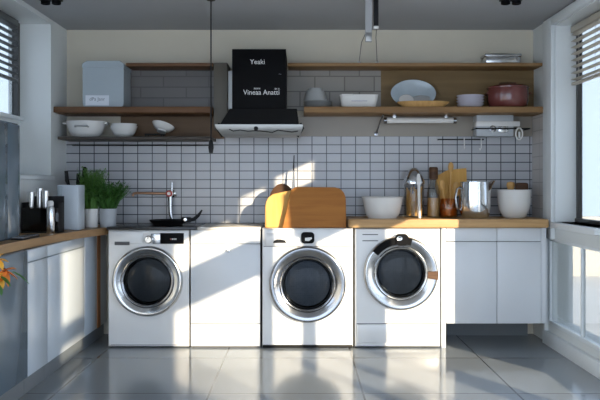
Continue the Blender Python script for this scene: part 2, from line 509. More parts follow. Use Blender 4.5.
blind('venetian_blind', 'dark slatted blind half lowered in the recessed window on the left wall', XL - 0.192, 4.38, 5.385, 2.36, 1.92, M['slatd'], 0.046, -1)

# ---------------------------------------------------------------- washing machines
def washer(x0, x1, h, label, style, door):
    """door: (cx, cz, outer radius, glass radius) in metres, cx relative to machine centre"""
    w = x1 - x0
    t = thing('washing_machine', label, 'washing machine', ((x0 + x1) / 2, YF, 0))
    cx, cz, R, r = door
    N = 96
    rh = R - 0.03
    zb = 0.010
    hw = w / 2
    def rect(ins, y):
        out = []
        X0, X1, Z0, Z1 = -hw + ins, hw - ins, zb + ins, h - ins
        for a in angs:
            dx, dz = math.cos(a), math.sin(a)
            tt = 1e9
            if dx > 1e-9: tt = min(tt, (X1 - cx) / dx)
            if dx < -1e-9: tt = min(tt, (X0 - cx) / dx)
            if dz > 1e-9: tt = min(tt, (Z1 - cz) / dz)
            if dz < -1e-9: tt = min(tt, (Z0 - cz) / dz)
            out.append((cx + dx * tt, y, cz + dz * tt))
        return out
    angs = [2 * PI * k / N for k in range(N)]
    for (X, Z) in ((-hw, zb), (hw, zb), (hw, h), (-hw, h)):
        a = math.atan2(Z - cz, X - cx) % (2 * PI)
        i = min(range(len(angs)), key=lambda q: abs(angs[q] - a)); angs[i] = a
    angs.sort()
    circ = lambda y: [(cx + rh * math.cos(a), y, cz + rh * math.sin(a)) for a in angs]
    b = MB()
    b.loops([circ(0.05), circ(0.0), rect(0.006, 0.0), rect(0.0, 0.006), rect(0.0, 0.50)], True, False, True)
    b.build('body', M['white'], t)
    # drum behind the glass
    MB().lathe([(rh - 0.002, -0.03), (r + 0.02, -0.04), (r + 0.02, -0.33), (0.03, -0.36), (0.0, -0.36)], (cx, 0, cz), 64, 'y').build('drum', M['drum'], t)
    d = MB()
    # door
    dm = M['chrome'] if style != 'dark' else M['smokechrome']
    prof = [(R, 0.0), (R, 0.016), (R - 0.004, 0.030), (R - 0.012, 0.038), (R - 0.020, 0.039), ((R + r) / 2, 0.034), (r + 0.016, 0.024), (r + 0.004, 0.018), (r, 0.005), (r, -0.005), (r + 0.03, -0.01), (rh - 0.004, 0.0)]
    rings = []
    for rr, hh in prof + [prof[0]]:
        rings.append([(cx + rr * math.cos(2 * PI * k / N), -hh - 0.001, cz + rr * math.sin(2 * PI * k / N)) for k in range(N)])
    d.loops(rings)
    d.smooth = 60
    dr = d.build('door', dm, t)
    ir = MB(); ir.smooth = 60
    a = [(r + 0.008, 0.022), (r + 0.003, 0.027), (r - 0.008, 0.024), (r - 0.016, 0.008), (r - 0.012, 0.002), (r + 0.008, 0.014)]
    ir.loops([[(cx + rr * math.cos(2 * PI * k / N), -hh - 0.002, cz + rr * math.sin(2 * PI * k / N)) for k in range(N)] for rr, hh in a + [a[0]]])
    ir.build('inner_ring', M['darkchrome'] if style != 'lug' else M['steel'], dr)
    dg = MB(); dg.smooth = 70
    pr = [(r - 0.014, 0.012), (r * 0.88, 0.026), (r * 0.6, 0.036), (r * 0.3, 0.04), (0.001, 0.041)]
    dg.loops([[(cx + rr * math.cos(2 * PI * k / 64), -hh, cz + rr * math.sin(2 * PI * k / 64)) for k in range(64)] for rr, hh in pr])
    dg.build('door_glass', M['doorglass'], dr)
    # bowl of the glass reaching into the drum
    bw = MB(); bw.smooth = 70
    pr = [(r - 0.02, 0.0), (r * 0.82, -0.05), (r * 0.74, -0.11), (r * 0.5, -0.135), (0.001, -0.14)]
    bw.loops([[(cx + rr * math.cos(2 * PI * k / 64), -hh, cz + rr * math.sin(2 * PI * k / 64)) for k in range(64)] for rr, hh in pr])
    bw.build('glass_bowl', M['doorglass'], dr)
    for k in range(3):
        ang = 0.5 + k * 2 * PI / 3
        q = Matrix.Translation((cx, 0, cz)) @ Matrix.Rotation(ang, 4, 'Y')
        MB().box(r - 0.05, r + 0.018, 0.14, 0.31, -0.022, 0.022, 0.01, q).build('drum_paddle', M['steel'], t)
    g = MB(); g.smooth = 70
    ga = [(rh - 0.004, -0.004), (rh - 0.012, -0.03), (r + 0.022, -0.05), (r + 0.03, -0.06), (rh - 0.001, -0.04)]
    g.loops([[(cx + rr * math.cos(2 * PI * k / 64), -hh, cz + rr * math.sin(2 * PI * k / 64)) for k in range(64)] for rr, hh in ga + [ga[0]]])
    g.build('door_gasket', M['rubber'], t)
    for sx in (-1, 1):
        for yy in (0.06, 0.44):
            MB().lathe([(0.02, 0.0), (0.02, 0.012), (0.012, 0.013), (0.012, 0.016)], (sx * (hw - 0.06), yy, 0), 16).build('foot', M['rubber'], t)
    return t, dr, hw

def lp(px, py, xc):      # local x,z of a point on the fronts
    return wx(px, YF) - xc, wz(py, YF)

# machine 1
x0, x1 = wx(108.3, YF), wx(189, YF); xc = (x0 + x1) / 2
dcx, dcz = lp(147.8, 281, xc)
t, dr, hw = washer(x0, x1, 0.853, 'washing machine with black display panel, under the black worktop and pan', 'plain', (dcx, dcz, 0.256, 0.182))
p = MB().box(-hw + 0.004, hw - 0.004, -0.006, 0.002, 0.752, 0.847, 0.002).build('control_panel', M['white'], t)
a = lp(115, 245, xc); b = lp(130, 241.5, xc)
dw = MB().box(-hw + 0.012, lp(143, 0, xc)[0], -0.012, -0.004, 0.757, 0.842, 0.004).build('detergent_drawer', M['white'], t)
MB().box(a[0], b[0], -0.015, -0.010, a[1], b[1], 0.002).build('drawer_handle', M['rubber'], dw)
a = lp(151, 244, xc); b = lp(160.5, 233.5, xc)
MB().box(a[0], b[0], -0.012, -0.004, a[1], b[1], 0.003).build('button_block', M['steel'], t)
k = lp(149, 239.3, xc)
kb = MB().lathe([(0.030, 0.0), (0.030, 0.008), (0.026, 0.022), (0.022, 0.026), (0, 0.026)], (k[0], -0.008, k[1]), 32, 'y').build('program_knob', M['steel'], t)
MB().box(k[0] - 0.002, k[0] + 0.002, -0.037, -0.033, k[1] + 0.006, k[1] + 0.022).build('knob_mark', M['blackmat'], kb)
a = lp(160.5, 243.8, xc); b = lp(184, 233, xc)
ds = MB().box(a[0], b[0], -0.011, -0.004, a[1], b[1], 0.002).build('display', M['black'], t)
for i in range(4):
    q = lp(170.5 + i * 1.7, 239, xc)
    MB().box(q[0], q[0] + 0.007, -0.0125, -0.0105, q[1] - 0.005, q[1] + 0.005).build('digit', M['displayglow'] if i == 0 else M['whiteink'], ds)
a = lp(133, 296, xc)
MB().box(-hw + 0.02, hw - 0.02, -0.001, 0.02, 0.020, 0.023).build('base_shadow_line', M['gap'], t)  # dark strip stands for the shadow line along the foot

# machine 2
x0, x1 = wx(262.3, YF), wx(353, YF); xc = (x0 + x1) / 2
dcx, dcz = lp(307.5, 284, xc)
t, dr, hw = washer(x0, x1, 0.866, 'washing machine with a wide chrome door, standing under the wooden boards', 'dark', (dcx, dcz, 0.278, 0.192))
MB().box(-hw + 0.006, hw - 0.006, -0.005, 0.002, 0.738, 0.860, 0.002).build('control_panel', M['white'], t)
a = lp(265.5, 246, xc); b = lp(292.5, 233.5, xc)
dw = MB().box(a[0], b[0], -0.016, -0.003, a[1], b[1], 0.004).build('detergent_drawer', M['white'], t)
o = [lp(273, 242.8, xc), lp(286.5, 242.8, xc), lp(285, 240.2, xc), lp(281, 239.2, xc), lp(277, 239.2, xc), lp(274, 240.8, xc)]
MB().prism(o, -0.019, -0.012).build('drawer_handle', M['blackmat'], dw)
a = lp(301, 243.3, xc); b = lp(314.3, 232, xc)
kb = MB().prism(rrect(a[0], b[0], a[1], b[1], 0.025), -0.022, -0.003, 0.003).build('program_knob', M['black'], t)
o = [lp(305, 240.5, xc), lp(309, 240.8, xc), lp(312, 238.5, xc), lp(311.5, 237, xc), lp(305, 237.6, xc)]
MB().prism(o, -0.0235, -0.021).build('knob_screen', M['whiteink'], kb)
MB().box(-hw + 0.01, hw - 0.01, -0.003, 0.004, 0.7335, 0.7375).build('panel_seam', M['gap'], t)
MB().box(-hw + 0.004, hw - 0.004, -0.004, 0.01, 0.002, 0.022, 0.002).build('kick_strip', M['blackmat'], t)

# machine 3
x0, x1 = wx(355, YF), wx(440, YF); xc = (x0 + x1) / 2
dcx, dcz = lp(400.5, 273, xc)
t, dr, hw = washer(x0, x1, 0.864, 'washing machine with a black lug on its door, under the wooden worktop', 'lug', (dcx, dcz, 0.270, 0.185))
for py in (234.3, 240.5):
    a = lp(362.5, py + 0.7, xc); b = lp(378, py - 0.2, xc)
    MB().box(a[0], b[0], -0.002, 0.002, a[1], b[1]).build('drawer_slot', M['gap'], t)
MB().box(-hw + 0.012, hw - 0.012, -0.012, 0.002, 0.04, 0.170, 0.004).build('kick_panel', M['white'], t)
MB().box(-hw + 0.012, hw - 0.012, -0.002, 0.002, 0.173, 0.178).build('panel_seam', M['gap'], t)
# black arc lug along the top of the door, and the dark grip on its right
def arc(mb, cx, cz, ri, ro, a0, a1, y0, y1, n=24):
    o = [(cx + ro * math.cos(math.radians(a0 + (a1 - a0) * k / n)), cz + ro * math.sin(math.radians(a0 + (a1 - a0) * k / n))) for k in range(n + 1)]
    o += [(cx + ri * math.cos(math.radians(a1 + (a0 - a1) * k / n)), cz + ri * math.sin(math.radians(a1 + (a0 - a1) * k / n))) for k in range(n + 1)]
    f = [mb.bm.verts.new((x, y0, z)) for x, z in o]; g = [mb.bm.verts.new((x, y1, z)) for x, z in o]
    m_ = len(o); h_ = n + 1
    for k in range(n):
        for s in (f, g):
            mb.bm.faces.new((s[k], s[k + 1], s[m_ - 2 - k], s[m_ - 1 - k]))
    for k in range(m_):
        mb.bm.faces.new((f[k], f[(k + 1) % m_], g[(k + 1) % m_], g[k]))
    return mb
arc(MB(), dcx, dcz, 0.212, 0.262, 72, 142, -0.052, -0.036).build('door_trim', M['black'], dr)
a = lp(394.5, 245, xc); b = lp(407.5, 233.5, xc)
lg = MB().prism(rrect(a[0], b[0], a[1], b[1], 0.03), -0.058, -0.03, 0.004).build('door_lug', M['black'], dr)
c = lp(398.5, 238, xc)
MB().lathe([(0.020, 0), (0.020, 0.002), (0.014, 0.002), (0.012, 0.001), (0, 0.001)], (c[0], -0.058, c[1]), 24, 'y', sx=1.0, sy=0.75).build('lug_badge', M['steel'], lg)
arc(MB(), dcx, dcz, 0.190, 0.266, -10, 4, -0.050, -0.036).build('door_grip', M['darkwood'], dr)

# ---------------------------------------------------------------- base cabinets
def cab_front(t, name, a, b, y=0.0, th=0.018, mat='cab', bev=0.003):
    return MB().box(a[0], b[0], y, y + th, min(a[1], b[1]), max(a[1], b[1]), bev).build(name, M[mat], t)
x0, x1 = wx(190.3, YF), wx(260.5, YF); xc = (x0 + x1) / 2
t = thing('base_cabinet', 'white base cabinet under pale stone top, between two washing machines', 'cabinet', (xc, YF, 0))
MB().box(x0 - xc, x1 - xc, 0.019, 0.50, 0.0, 0.853).build('carcass', M['gap'], t)
h0 = x0 - xc + 0.003; h1 = x1 - xc - 0.003
cab_front(t, 'drawer', (h0, 0.755), (h1, 0.853))
dd = cab_front(t, 'door', (h0, 0.176), (h1, 0.751))
q = lp(228.5, 250.5, xc)
MB().lathe([(0.006, 0), (0.006, 0.012), (0.012, 0.018), (0.012, 0.024), (0, 0.026)], (q[0], 0.0, q[1]), 20, 'y').build('knob', M['steel'], dd)
cab_front(t, 'bottom_panel', (h0, 0.012), (h1, 0.172))

x0, x1 = wx(441.5, YF), wx(546.5, YF); xc = (x0 + x1) / 2
t = thing('base_cabinet', 'white two-door base cabinet at the right end under the wooden worktop', 'cabinet', (xc, YF, 0))
MB().box(x0 - xc + 0.022, x1 - xc, 0.019, 0.50, 0.176, 0.87).build('carcass', M['gap'], t)
s0 = lp(446.3, 0, xc)[0]; s1 = lp(497, 0, xc)[0]; s2 = lp(541, 0, xc)[0]
cab_front(t, 'side_panel', (x0 - xc, 0.0), (s0 - 0.003, 0.868), 0.0, 0.49)
cab_front(t, 'drawer', (s0, 0.772), (s1 - 0.002, 0.868))
cab_front(t, 'drawer', (s1 + 0.002, 0.772), (s2, 0.868))
cab_front(t, 'door', (s0, 0.176), (s1 - 0.002, 0.768))
cab_front(t, 'door', (s1 + 0.002, 0.176), (s2, 0.768))
MB().box(s0, x1 - xc, 0.45, 0.462, 0.0, 0.176).build('kick_board', M['kick'], t)  # grey board added to stand for the dark shade under the cabinet
cab_front(t, 'side_panel', (s2 + 0.003, 0.176), (x1 - xc, 0.868), 0.004, 0.48)

# left run, facing the room
XF = -1.53
def left_cab(y0, y1, name, label, cat, door_mat, parts):
    t = thing(name, label, cat, (XF, (y0 + y1) / 2, 0))
    hl = (y1 - y0) / 2
    MB().box(XL - XF + 0.003, -0.02, -hl, hl, 0.10, 0.815).build('carcass', M['gap'] if door_mat != 'greyapp' else M['greyapp'], t)
    MB().box(XL - XF + 0.05, -0.022, -hl, hl, 0.0, 0.10).build('kick_board', M['kick'], t)
    for nm, z0, z1 in parts:
        MB().box(-0.02, 0.0, -hl + 0.002, hl - 0.002, z0, z1, 0.003).build(nm, M[door_mat], t)
    return t
left_cab(3.4, 4.215, 'dishwasher', 'dark blue-grey dishwasher front in the left run, behind the orange flowers', 'dishwasher', 'greyapp', (('door', 0.10, 0.813),))
left_cab(4.22, 4.548, 'base_cabinet', 'narrow pale blue base cabinet next to the dark dishwasher front', 'cabinet', 'leftcab', (('drawer', 0.745, 0.813), ('door', 0.10, 0.741)))
left_cab(4.552, 5.33, 'base_cabinet', 'pale blue base cabinet with a bright sun patch on its door', 'cabinet', 'leftcab', (('drawer', 0.745, 0.813), ('door', 0.10, 0.741)))
t = left_cab(5.334, 5.93, 'base_cabinet', 'pale corner cabinet with an orange wooden strip beside the first washing machine', 'cabinet', 'leftcab', (('door', 0.10, 0.813),))
MB().box(-0.001, 0.006, 0.02, 0.10, 0.10, 0.813, 0.002).build('wood_strip', M['orangewood'], t)

# ---------------------------------------------------------------- worktops
o = [(XL, 3.3), (-1.575, 3.3), (-1.565, 4.0), (-1.56, 4.4), (-1.545, 4.8), (-1.515, 5.05), (-1.475, 5.25), (-1.44, 5.40), (-1.41, 5.52), (-1.40, 5.62), (-1.40, YB - 0.013), (XL, YB - 0.013)]
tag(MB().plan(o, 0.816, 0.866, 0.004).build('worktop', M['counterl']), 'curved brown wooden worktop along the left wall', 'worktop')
tag(MB().box(-1.395, -0.745, YF - 0.03, YB - 0.013, 0.856, 0.878, 0.004).build('worktop', M['blackstone']), 'thin black worktop holding the pan, over the washing machine with display', 'worktop')
tag(MB().box(-0.742, -0.286, YF - 0.02, YB - 0.013, 0.855, 0.876, 0.004).build('worktop', M['stone']), 'short pale stone worktop over the white cabinet left of the boards', 'worktop')
o = rrect(0.352, 1.80, YF - 0.035, YB - 0.014, 0.03, 6, (1, 1, 0, 0))
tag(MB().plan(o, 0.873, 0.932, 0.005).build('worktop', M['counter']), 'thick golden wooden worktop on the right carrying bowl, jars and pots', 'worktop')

# ---------------------------------------------------------------- shelves
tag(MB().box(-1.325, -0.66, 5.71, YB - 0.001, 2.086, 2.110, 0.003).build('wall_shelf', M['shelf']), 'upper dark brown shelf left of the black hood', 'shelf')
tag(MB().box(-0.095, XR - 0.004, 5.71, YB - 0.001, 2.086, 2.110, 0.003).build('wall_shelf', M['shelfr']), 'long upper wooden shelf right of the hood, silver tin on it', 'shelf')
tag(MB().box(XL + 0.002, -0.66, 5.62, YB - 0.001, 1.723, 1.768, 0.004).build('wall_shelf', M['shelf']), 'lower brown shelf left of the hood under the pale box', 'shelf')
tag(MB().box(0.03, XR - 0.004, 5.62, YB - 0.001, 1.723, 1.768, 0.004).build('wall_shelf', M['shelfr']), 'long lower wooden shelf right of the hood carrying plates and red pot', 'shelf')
tag(MB().box(-1.82, -0.665, 5.63, YB - 0.013, 1.522, 1.545, 0.003).build('wall_shelf', M['darkshelf']), 'thin dark shelf with white bowls, just above the left wall tiles', 'shelf')
tag(MB().box(-0.656, -0.552, 5.70, YB - 0.001, 1.60, 2.11, 0.003).build('upright_panel', M['taupe']), 'taupe upright panel left of the black hood', 'panel')
tag(MB().box(-0.548, -0.505, 5.72, YB - 0.001, 1.76, 2.05, 0.003).build('filler_strip', M['frame']), 'narrow white strip between taupe panel and black hood', 'panel')

# ---------------------------------------------------------------- extractor hood
hx = (wx(232, 5.5) + wx(286, 5.5)) / 2
t = thing('extractor_hood', 'black box extractor hood with white lettering over the pale stone worktop', 'extractor hood', (hx, 5.42, 1.52))
hw = (wx(286, 5.5) - wx(232, 5.5)) / 2
zt = wz(49, 5.5) - 1.52; zm = wz(109, 5.5) - 1.52; zs = wz(124.5, 5.42) - 1.52
ch = MB().box(-hw, hw, 0.08, 0.52, zm - 0.002, zt, 0.003).build('chimney', M['black'], t)
def fr(x0, x1, y, z): return [(x0, y, z), (x1, y, z), (x1, 0.27, z), (x0, 0.27, z)]
MB().loops([fr(wx(220, 5.42) - hx, wx(299, 5.42) - hx, 0.0, zs), fr(wx(230, 5.5) - hx, wx(297, 5.5) - hx, 0.06, zm)], True, True, True).build('canopy', M['blackmat'], t)
cz = zs
st = MB().loops([fr(wx(222, 5.42) - hx, wx(300, 5.42) - hx, 0.02, 0.018), fr(wx(216.5, 5.42) - hx, wx(302.5, 5.42) - hx, -0.012, zs - 0.03), fr(wx(215, 5.42) - hx, wx(303, 5.42) - hx, -0.014, zs)], True, True, True).build('front_strip', M['hoodsteel'], t)
pts = [(229, 129), (233, 131), (240, 130), (248, 131.2), (256, 130.6), (266, 131.5), (272, 132.5), (278, 130), (284, 131), (292, 132), (298, 131)]
MB().tube([(wx(x, 5.405) - hx, -0.012 + 0.02 * ((y - 124) / 26), wz(y, 5.405) - 1.52) for x, y in pts], 0.0035, 8).build('strip_wire', M['blackmat'], st)
q = (wx(256, 5.405) - hx, -0.004, wz(128.5, 5.405) - 1.52)
MB().lathe([(0.016, 0.0), (0.016, 0.012), (0.012, 0.016), (0, 0.016)], q, 20, 'y').build('control_knob', M['blackmat'], st)
for s, px in ((-1, 218), (1, 301.5)):
    MB().tube([(wx(px - s * 1, 5.44) - hx, 0.03, wz(123, 5.44) - 1.52), (wx(px + s * 1.5, 5.44) - hx, 0.03, wz(128, 5.44) - 1.52), (wx(px - s * 4, 5.44) - hx, 0.04, wz(136.5, 5.44) - 1.52)], 0.009, 8).build('side_clip', M['blackmat'], st)
text_mesh('upper_lettering', 'Yeaki', 0.050, M['whiteink'], ch, (wx(257.5, 5.5) - hx, 0.079, wz(62, 5.5) - 1.52))
text_mesh('main_lettering', 'Vineaa Anatti', 0.052, M['whiteink'], ch, (wx(261.5, 5.5) - hx, 0.079, wz(92.5, 5.5) - 1.52), sx=0.95)
text_mesh('small_lettering', 'aaana', 0.022, M['whiteink'], ch, (wx(257, 5.5) - hx, 0.079, wz(88.3, 5.5) - 1.52))
text_mesh('small_lettering', 'an a', 0.022, M['whiteink'], ch, (wx(277, 5.5) - hx, 0.079, wz(88.6, 5.5) - 1.52))
text_mesh('small_mark', '~', 0.035, M['ink'], ch, (wx(280, 5.5) - hx, 0.079, wz(74, 5.5) - 1.52))

# ---------------------------------------------------------------- hanging from the ceiling
px = wx(211, 4.95)
t = thing('pull_cord', 'thin dark cord hanging from the ceiling with a black pull at its end', 'pull cord', (px, 4.95, ZC))
MB().tube([(0, 0, 0), (0, 0, wz(141, 4.95) - ZC)], 0.0045, 8).build('cord', M['blackmat'], t)
MB().lathe([(0.006, 0.0), (0.014, -0.01), (0.018, -0.05), (0.013, -0.085), (0.0, -0.088)], (0, 0, wz(140, 4.95) - ZC), 20).build('pull', M['blackmat'], t)
MB().lathe([(0.03, 0.0), (0.028, -0.012), (0, -0.014)], (0, 0, 0), 20).build('ceiling_plate', M['blackmat'], t)
t = thing('hanging_rod', 'grey square rod hanging from the ceiling with a steel foot and wire', 'hanging rod', (wx(368.5, 4.95), 4.95, ZC))
zb = wz(42, 4.95) - ZC
MB().box(-0.022, 0.022, -0.012, 0.012, zb + 0.06, 0, 0.002).build('rod', M['ceil'], t)
MB().box(-0.022, 0.022, -0.014, 0.014, zb, zb + 0.062, 0.005).build('foot', M['hoodsteel'], t)
x2 = wx(359, 5.72) - wx(368.5, 4.95)
MB().tube([(-0.022, 0.0, zb + 0.05), (-0.03, 0.2, zb + 0.035), (x2, 0.76, 2.112 - ZC)], 0.003, 6).build('wire', M['darkchrome'], t)
MB().lathe([(0.014, 0), (0.012, 0.012), (0, 0.014)], (x2, 0.77, 2.11 - ZC), 12).build('wire_anchor', M['ceramic'], t)
t = thing('hanging_rod', 'black rod hanging from the ceiling with a white tip and wire', 'hanging rod', (wx(376, 4.95), 4.95, ZC))
zb = wz(28, 4.95) - ZC
MB().box(-0.016, 0.016, -0.012, 0.012, zb + 0.01, 0, 0.002).build('rod', M['blackmat'], t)
MB().box(-0.017, 0.017, -0.013, 0.013, zb - 0.006, zb + 0.012, 0.003).build('tip', M['ceramic'], t)
x2 = wx(377, 5.72) - wx(376, 4.95)
MB().tube([(0.004, 0.0, zb), (0.02, 0.2, zb - 0.02), (x2, 0.76, 2.112 - ZC)], 0.003, 6).build('wire', M['darkchrome'], t)
MB().lathe([(0.014, 0), (0.012, 0.012), (0, 0.014)], (x2, 0.77, 2.11 - ZC), 12).build('wire_anchor', M['ceramic'], t)
for px0, lab in ((51, 'black ceiling spotlight near the left window'), (511, 'black ceiling spotlight near the right window')):
    t = thing('ceiling_spotlight', lab, 'spotlight', (wx(px0, 4.96), 4.96, ZC))
    MB().box(-0.072, 0.072, -0.03, 0.03, -0.012, 0, 0.002).build('base_plate', M['blackmat'], t)
    for s in (-1, 1):
        MB().lathe([(0.026, -0.010), (0.030, -0.014), (0.030, -0.034), (0.024, -0.036), (0.022, -0.028), (0, -0.028)], (s * 0.036, 0, 0), 24).build('lamp_head', M['black'], t)

# ---------------------------------------------------------------- shelf goods
def bowl_mb(r, h, foot=0.5, th=0.006, n=48, sx=1.0, sy=1.0, c=(0, 0, 0), pw=2.0):
    pr = [(0, 0.0), (r * foot, 0.0), (r * foot, 0.006)]
    K = 9
    for k in range(1, K + 1):
        f = k / K
        pr.append((r * (foot + (1 - foot) * (f ** (1 / pw))), 0.006 + (h - 0.006) * f))
    pr.append((r - th, h))
    for k in range(K - 1, -1, -1):
        f = k / K
        pr.append((max(0, r * (foot + (1 - foot) * (f ** (1 / pw))) - th), 0.006 + th + (h - 0.006 - th) * f))
    pr.append((0, 0.006 + th))
    m = MB(); m.smooth = 50
    return m.lathe(pr, c, n, 'z', sx, sy)
SHELF = 1.768
# pale box on the left shelf
x0, x1 = wx(84, 5.72), -1.335
t = thing('storage_box', 'tall pale blue box with a white label on the left shelf', 'box', ((x0 + x1) / 2, 5.80, SHELF))
w = (x1 - x0) / 2
bx = MB().prism(rrect(-w, w, 0.0, 0.315, 0.03), -0.12, 0.12, 0.004).build('container', M['bluewhite'], t)
MB().prism([(-w - 0.004, 0.30), (w + 0.004, 0.30), (w + 0.002, 0.33), (w - 0.03, 0.352), (-w + 0.03, 0.352), (-w - 0.002, 0.33)], -0.124, 0.124, 0.004).build('lid', M['bluewhite'], t)
a = wx(85.5, 5.68) - (x0 + x1) / 2; b = wx(109, 5.68) - (x0 + x1) / 2
lb = MB().box(a, b, -0.122, -0.119, wz(105.5, 5.68) - SHELF, wz(95.3, 5.68) - SHELF).build('label_sheet', M['label'], t)
text_mesh('label_lettering', 'dPa Janr', 0.036, M['ink'], lb, ((a + b) / 2, -0.1225, wz(99.2, 5.68) - SHELF), depth=0.0004)

# left cubby: dish, bowls, small tilted bowl on a dark trivet
CUB = 1.545
t = thing('serving_dish', 'large white dish with side handles on the dark shelf at the left wall', 'dish', (-1.645, 5.77, CUB))
bowl_mb(0.153, 0.122, 0.62, 0.006, sy=0.8).build('bowl', M['ceramic'], t)
for s in (-1, 1):
    MB().tube([(s * 0.140, -0.045, 0.102), (s * 0.165, -0.04, 0.109), (s * 0.172, 0, 0.111), (s * 0.165, 0.04, 0.109), (s * 0.140, 0.045, 0.102)], 0.008, 8).build('handle', M['ceramic'], t)
MB().tube([(-0.05, -0.118, 0.075), (-0.045, -0.140, 0.08), (0.045, -0.140, 0.08), (0.05, -0.118, 0.075)], 0.007, 8).build('handle', M['greyceramic'], t)
tag(bowl_mb(0.104, 0.085, 0.5).build('bowl', M['ceramic'], None, (-1.352, 5.76, CUB)), 'lower white bowl of the nested pair on the dark left shelf', 'bowl', 'nested white bowls on the dark shelf')
tag(bowl_mb(0.100, 0.075, 0.5).build('bowl', M['ceramic'], None, (-1.352, 5.76, CUB + 0.028)), 'upper white bowl of the nested pair on the dark left shelf', 'bowl', 'nested white bowls on the dark shelf')
t = thing('trivet', 'small dark trivet under the tilted white bowl on the dark left shelf', 'trivet', (-1.11, 5.73, CUB))
tm = MB()
for k in range(6): tm.box(-0.07, 0.07, -0.05 + k * 0.02, -0.042 + k * 0.02, 0.018, 0.024)
tm.build('grid', M['blackmat'], t)
for sx in (-0.06, 0.06):
    for sy in (-0.045, 0.05): MB().tube([(sx, sy, 0), (sx, sy, 0.02)], 0.004, 8).build('leg', M['blackmat'], t)
t = thing('bowl', 'small white bowl tipped sideways on a dark trivet, dark left shelf', 'bowl', (-1.06, 5.74, CUB + 0.047), rot=(math.radians(-18), math.radians(14), 0))
bowl_mb(0.088, 0.05, 0.4).build('shell', M['ceramic'], t)
MB().lathe([(0.036, -0.008), (0.034, 0.002)], (0, 0, 0), 32).build('foot_ring', M['greyceramic'], t)

# right lower shelf
gx = wx(318, 5.76)
for k in range(4):
    tag(MB().lathe([(0, 0), (0.07, 0), (0.108, 0.010), (0.112, 0.013), (0.108, 0.014), (0.07, 0.005), (0, 0.005)], (0, 0, 0), 48).build('plate', M['greyceramic'], None, (gx, 5.77, SHELF + k * 0.0125)),
        'grey plate, %s in the stack beside the hood under the upturned bowl' % ('lowest', 'second lowest', 'second highest', 'topmost')[k], 'plate', 'grey plates stacked beside the hood')
t = thing('bowl', 'grey bowl turned upside down on the plates beside the hood', 'bowl', (gx - 0.02, 5.77, SHELF + 0.052))
MB().lathe([(0.088, 0.0), (0.092, 0.006), (0.085, 0.03), (0.072, 0.075), (0.062, 0.09), (0.03, 0.094), (0, 0.094)], (0, 0, 0), 48).build('shell', M['greyceramic'], t)
MB().lathe([(0.05, 0.09), (0.05, 0.102), (0.044, 0.102), (0.044, 0.092)], (0, 0, 0), 48).build('foot_ring', M['greyceramic'], t)
# white oblong dish
t = thing('baking_dish', 'white oblong baking dish on the lower shelf below the hanging rods', 'dish', (wx(358.5, 5.76), 5.77, SHELF))
m = MB(); m.smooth = 50
def dl(hx_, hy_, z, r): return [(x, y, z) for x, y in rrect(-hx_, hx_, -hy_, hy_, r)]
m.loops([dl(0.122, 0.075, 0.0, 0.03), dl(0.135, 0.085, 0.02, 0.035), dl(0.146, 0.095, 0.092, 0.04), dl(0.149, 0.098, 0.098, 0.04), dl(0.142, 0.091, 0.098, 0.04), dl(0.130, 0.08, 0.02, 0.03), dl(0.118, 0.07, 0.008, 0.03)], True, True, True)
m.build('dish_body', M['ceramic'], t)
MB().box(-0.06, 0.06, -0.098, -0.088, 0.046, 0.052, 0.002).build('relief_line', M['lilac'], t)
MB().box(-0.135, -0.045, -0.104, -0.092, 0.086, 0.102, 0.005).build('handle', M['ceramic'], t)
# platter on a wooden tray
t = thing('wooden_tray', 'boat-shaped golden wooden tray on the lower shelf under the blue platter', 'tray', (wx(423, 5.74), 5.73, SHELF))
m = MB(); m.smooth = 50
m.lathe([(0, 0.0), (0.150, 0.0), (0.198, 0.042), (0.200, 0.047), (0.192, 0.047), (0.146, 0.010), (0, 0.010)], (0, 0, 0), 56, 'z', 1.0, 0.42)
m.build('tray_body', M['spoon'], t)
t = thing('platter', 'pale blue patterned oval platter leaning upright in the wooden tray', 'platter', (wx(413.5, 5.84), 5.84, SHELF + 0.012), rot=(math.radians(-12), 0, 0))
m = MB(); m.smooth = 50
m.lathe([(0, 0.004), (0.118, 0.004), (0.172, 0.022), (0.176, 0.02), (0.172, 0.014), (0.118, -0.004), (0, -0.004)], (0, 0, 0.113), 56, 'y', 1.0, 0.64)
m.build('dish_body', M['blueplate'], t)
MB().lathe([(0.060, 0.005), (0.055, 0.012), (0.03, 0.016), (0, 0.017)], (-0.055, -0.004, 0.06), 32, 'y', 1.0, 0.8).build('relief_flower', M['ceramic'], t)
MB().lathe([(0.085, 0.005), (0.075, 0.009), (0.05, 0.010), (0, 0.010)], (0.065, -0.004, 0.062), 32, 'y', 1.0, 0.45).build('relief_leaf', M['greyceramic'], t)
# stack of bowls
sxp = wx(470.5, 5.76)
for k in range(4):
    tag(bowl_mb(0.107 - 0.003 * (k == 0), 0.034, 0.72, 0.006, pw=1.3).build('bowl', M['lilac'], None, (sxp, 5.77, SHELF + k * 0.0215)),
        'pale lilac bowl, %s in the stack left of the red pot' % ('lowest', 'second lowest', 'second highest', 'topmost')[k], 'bowl', 'lilac bowls stacked beside the red pot')
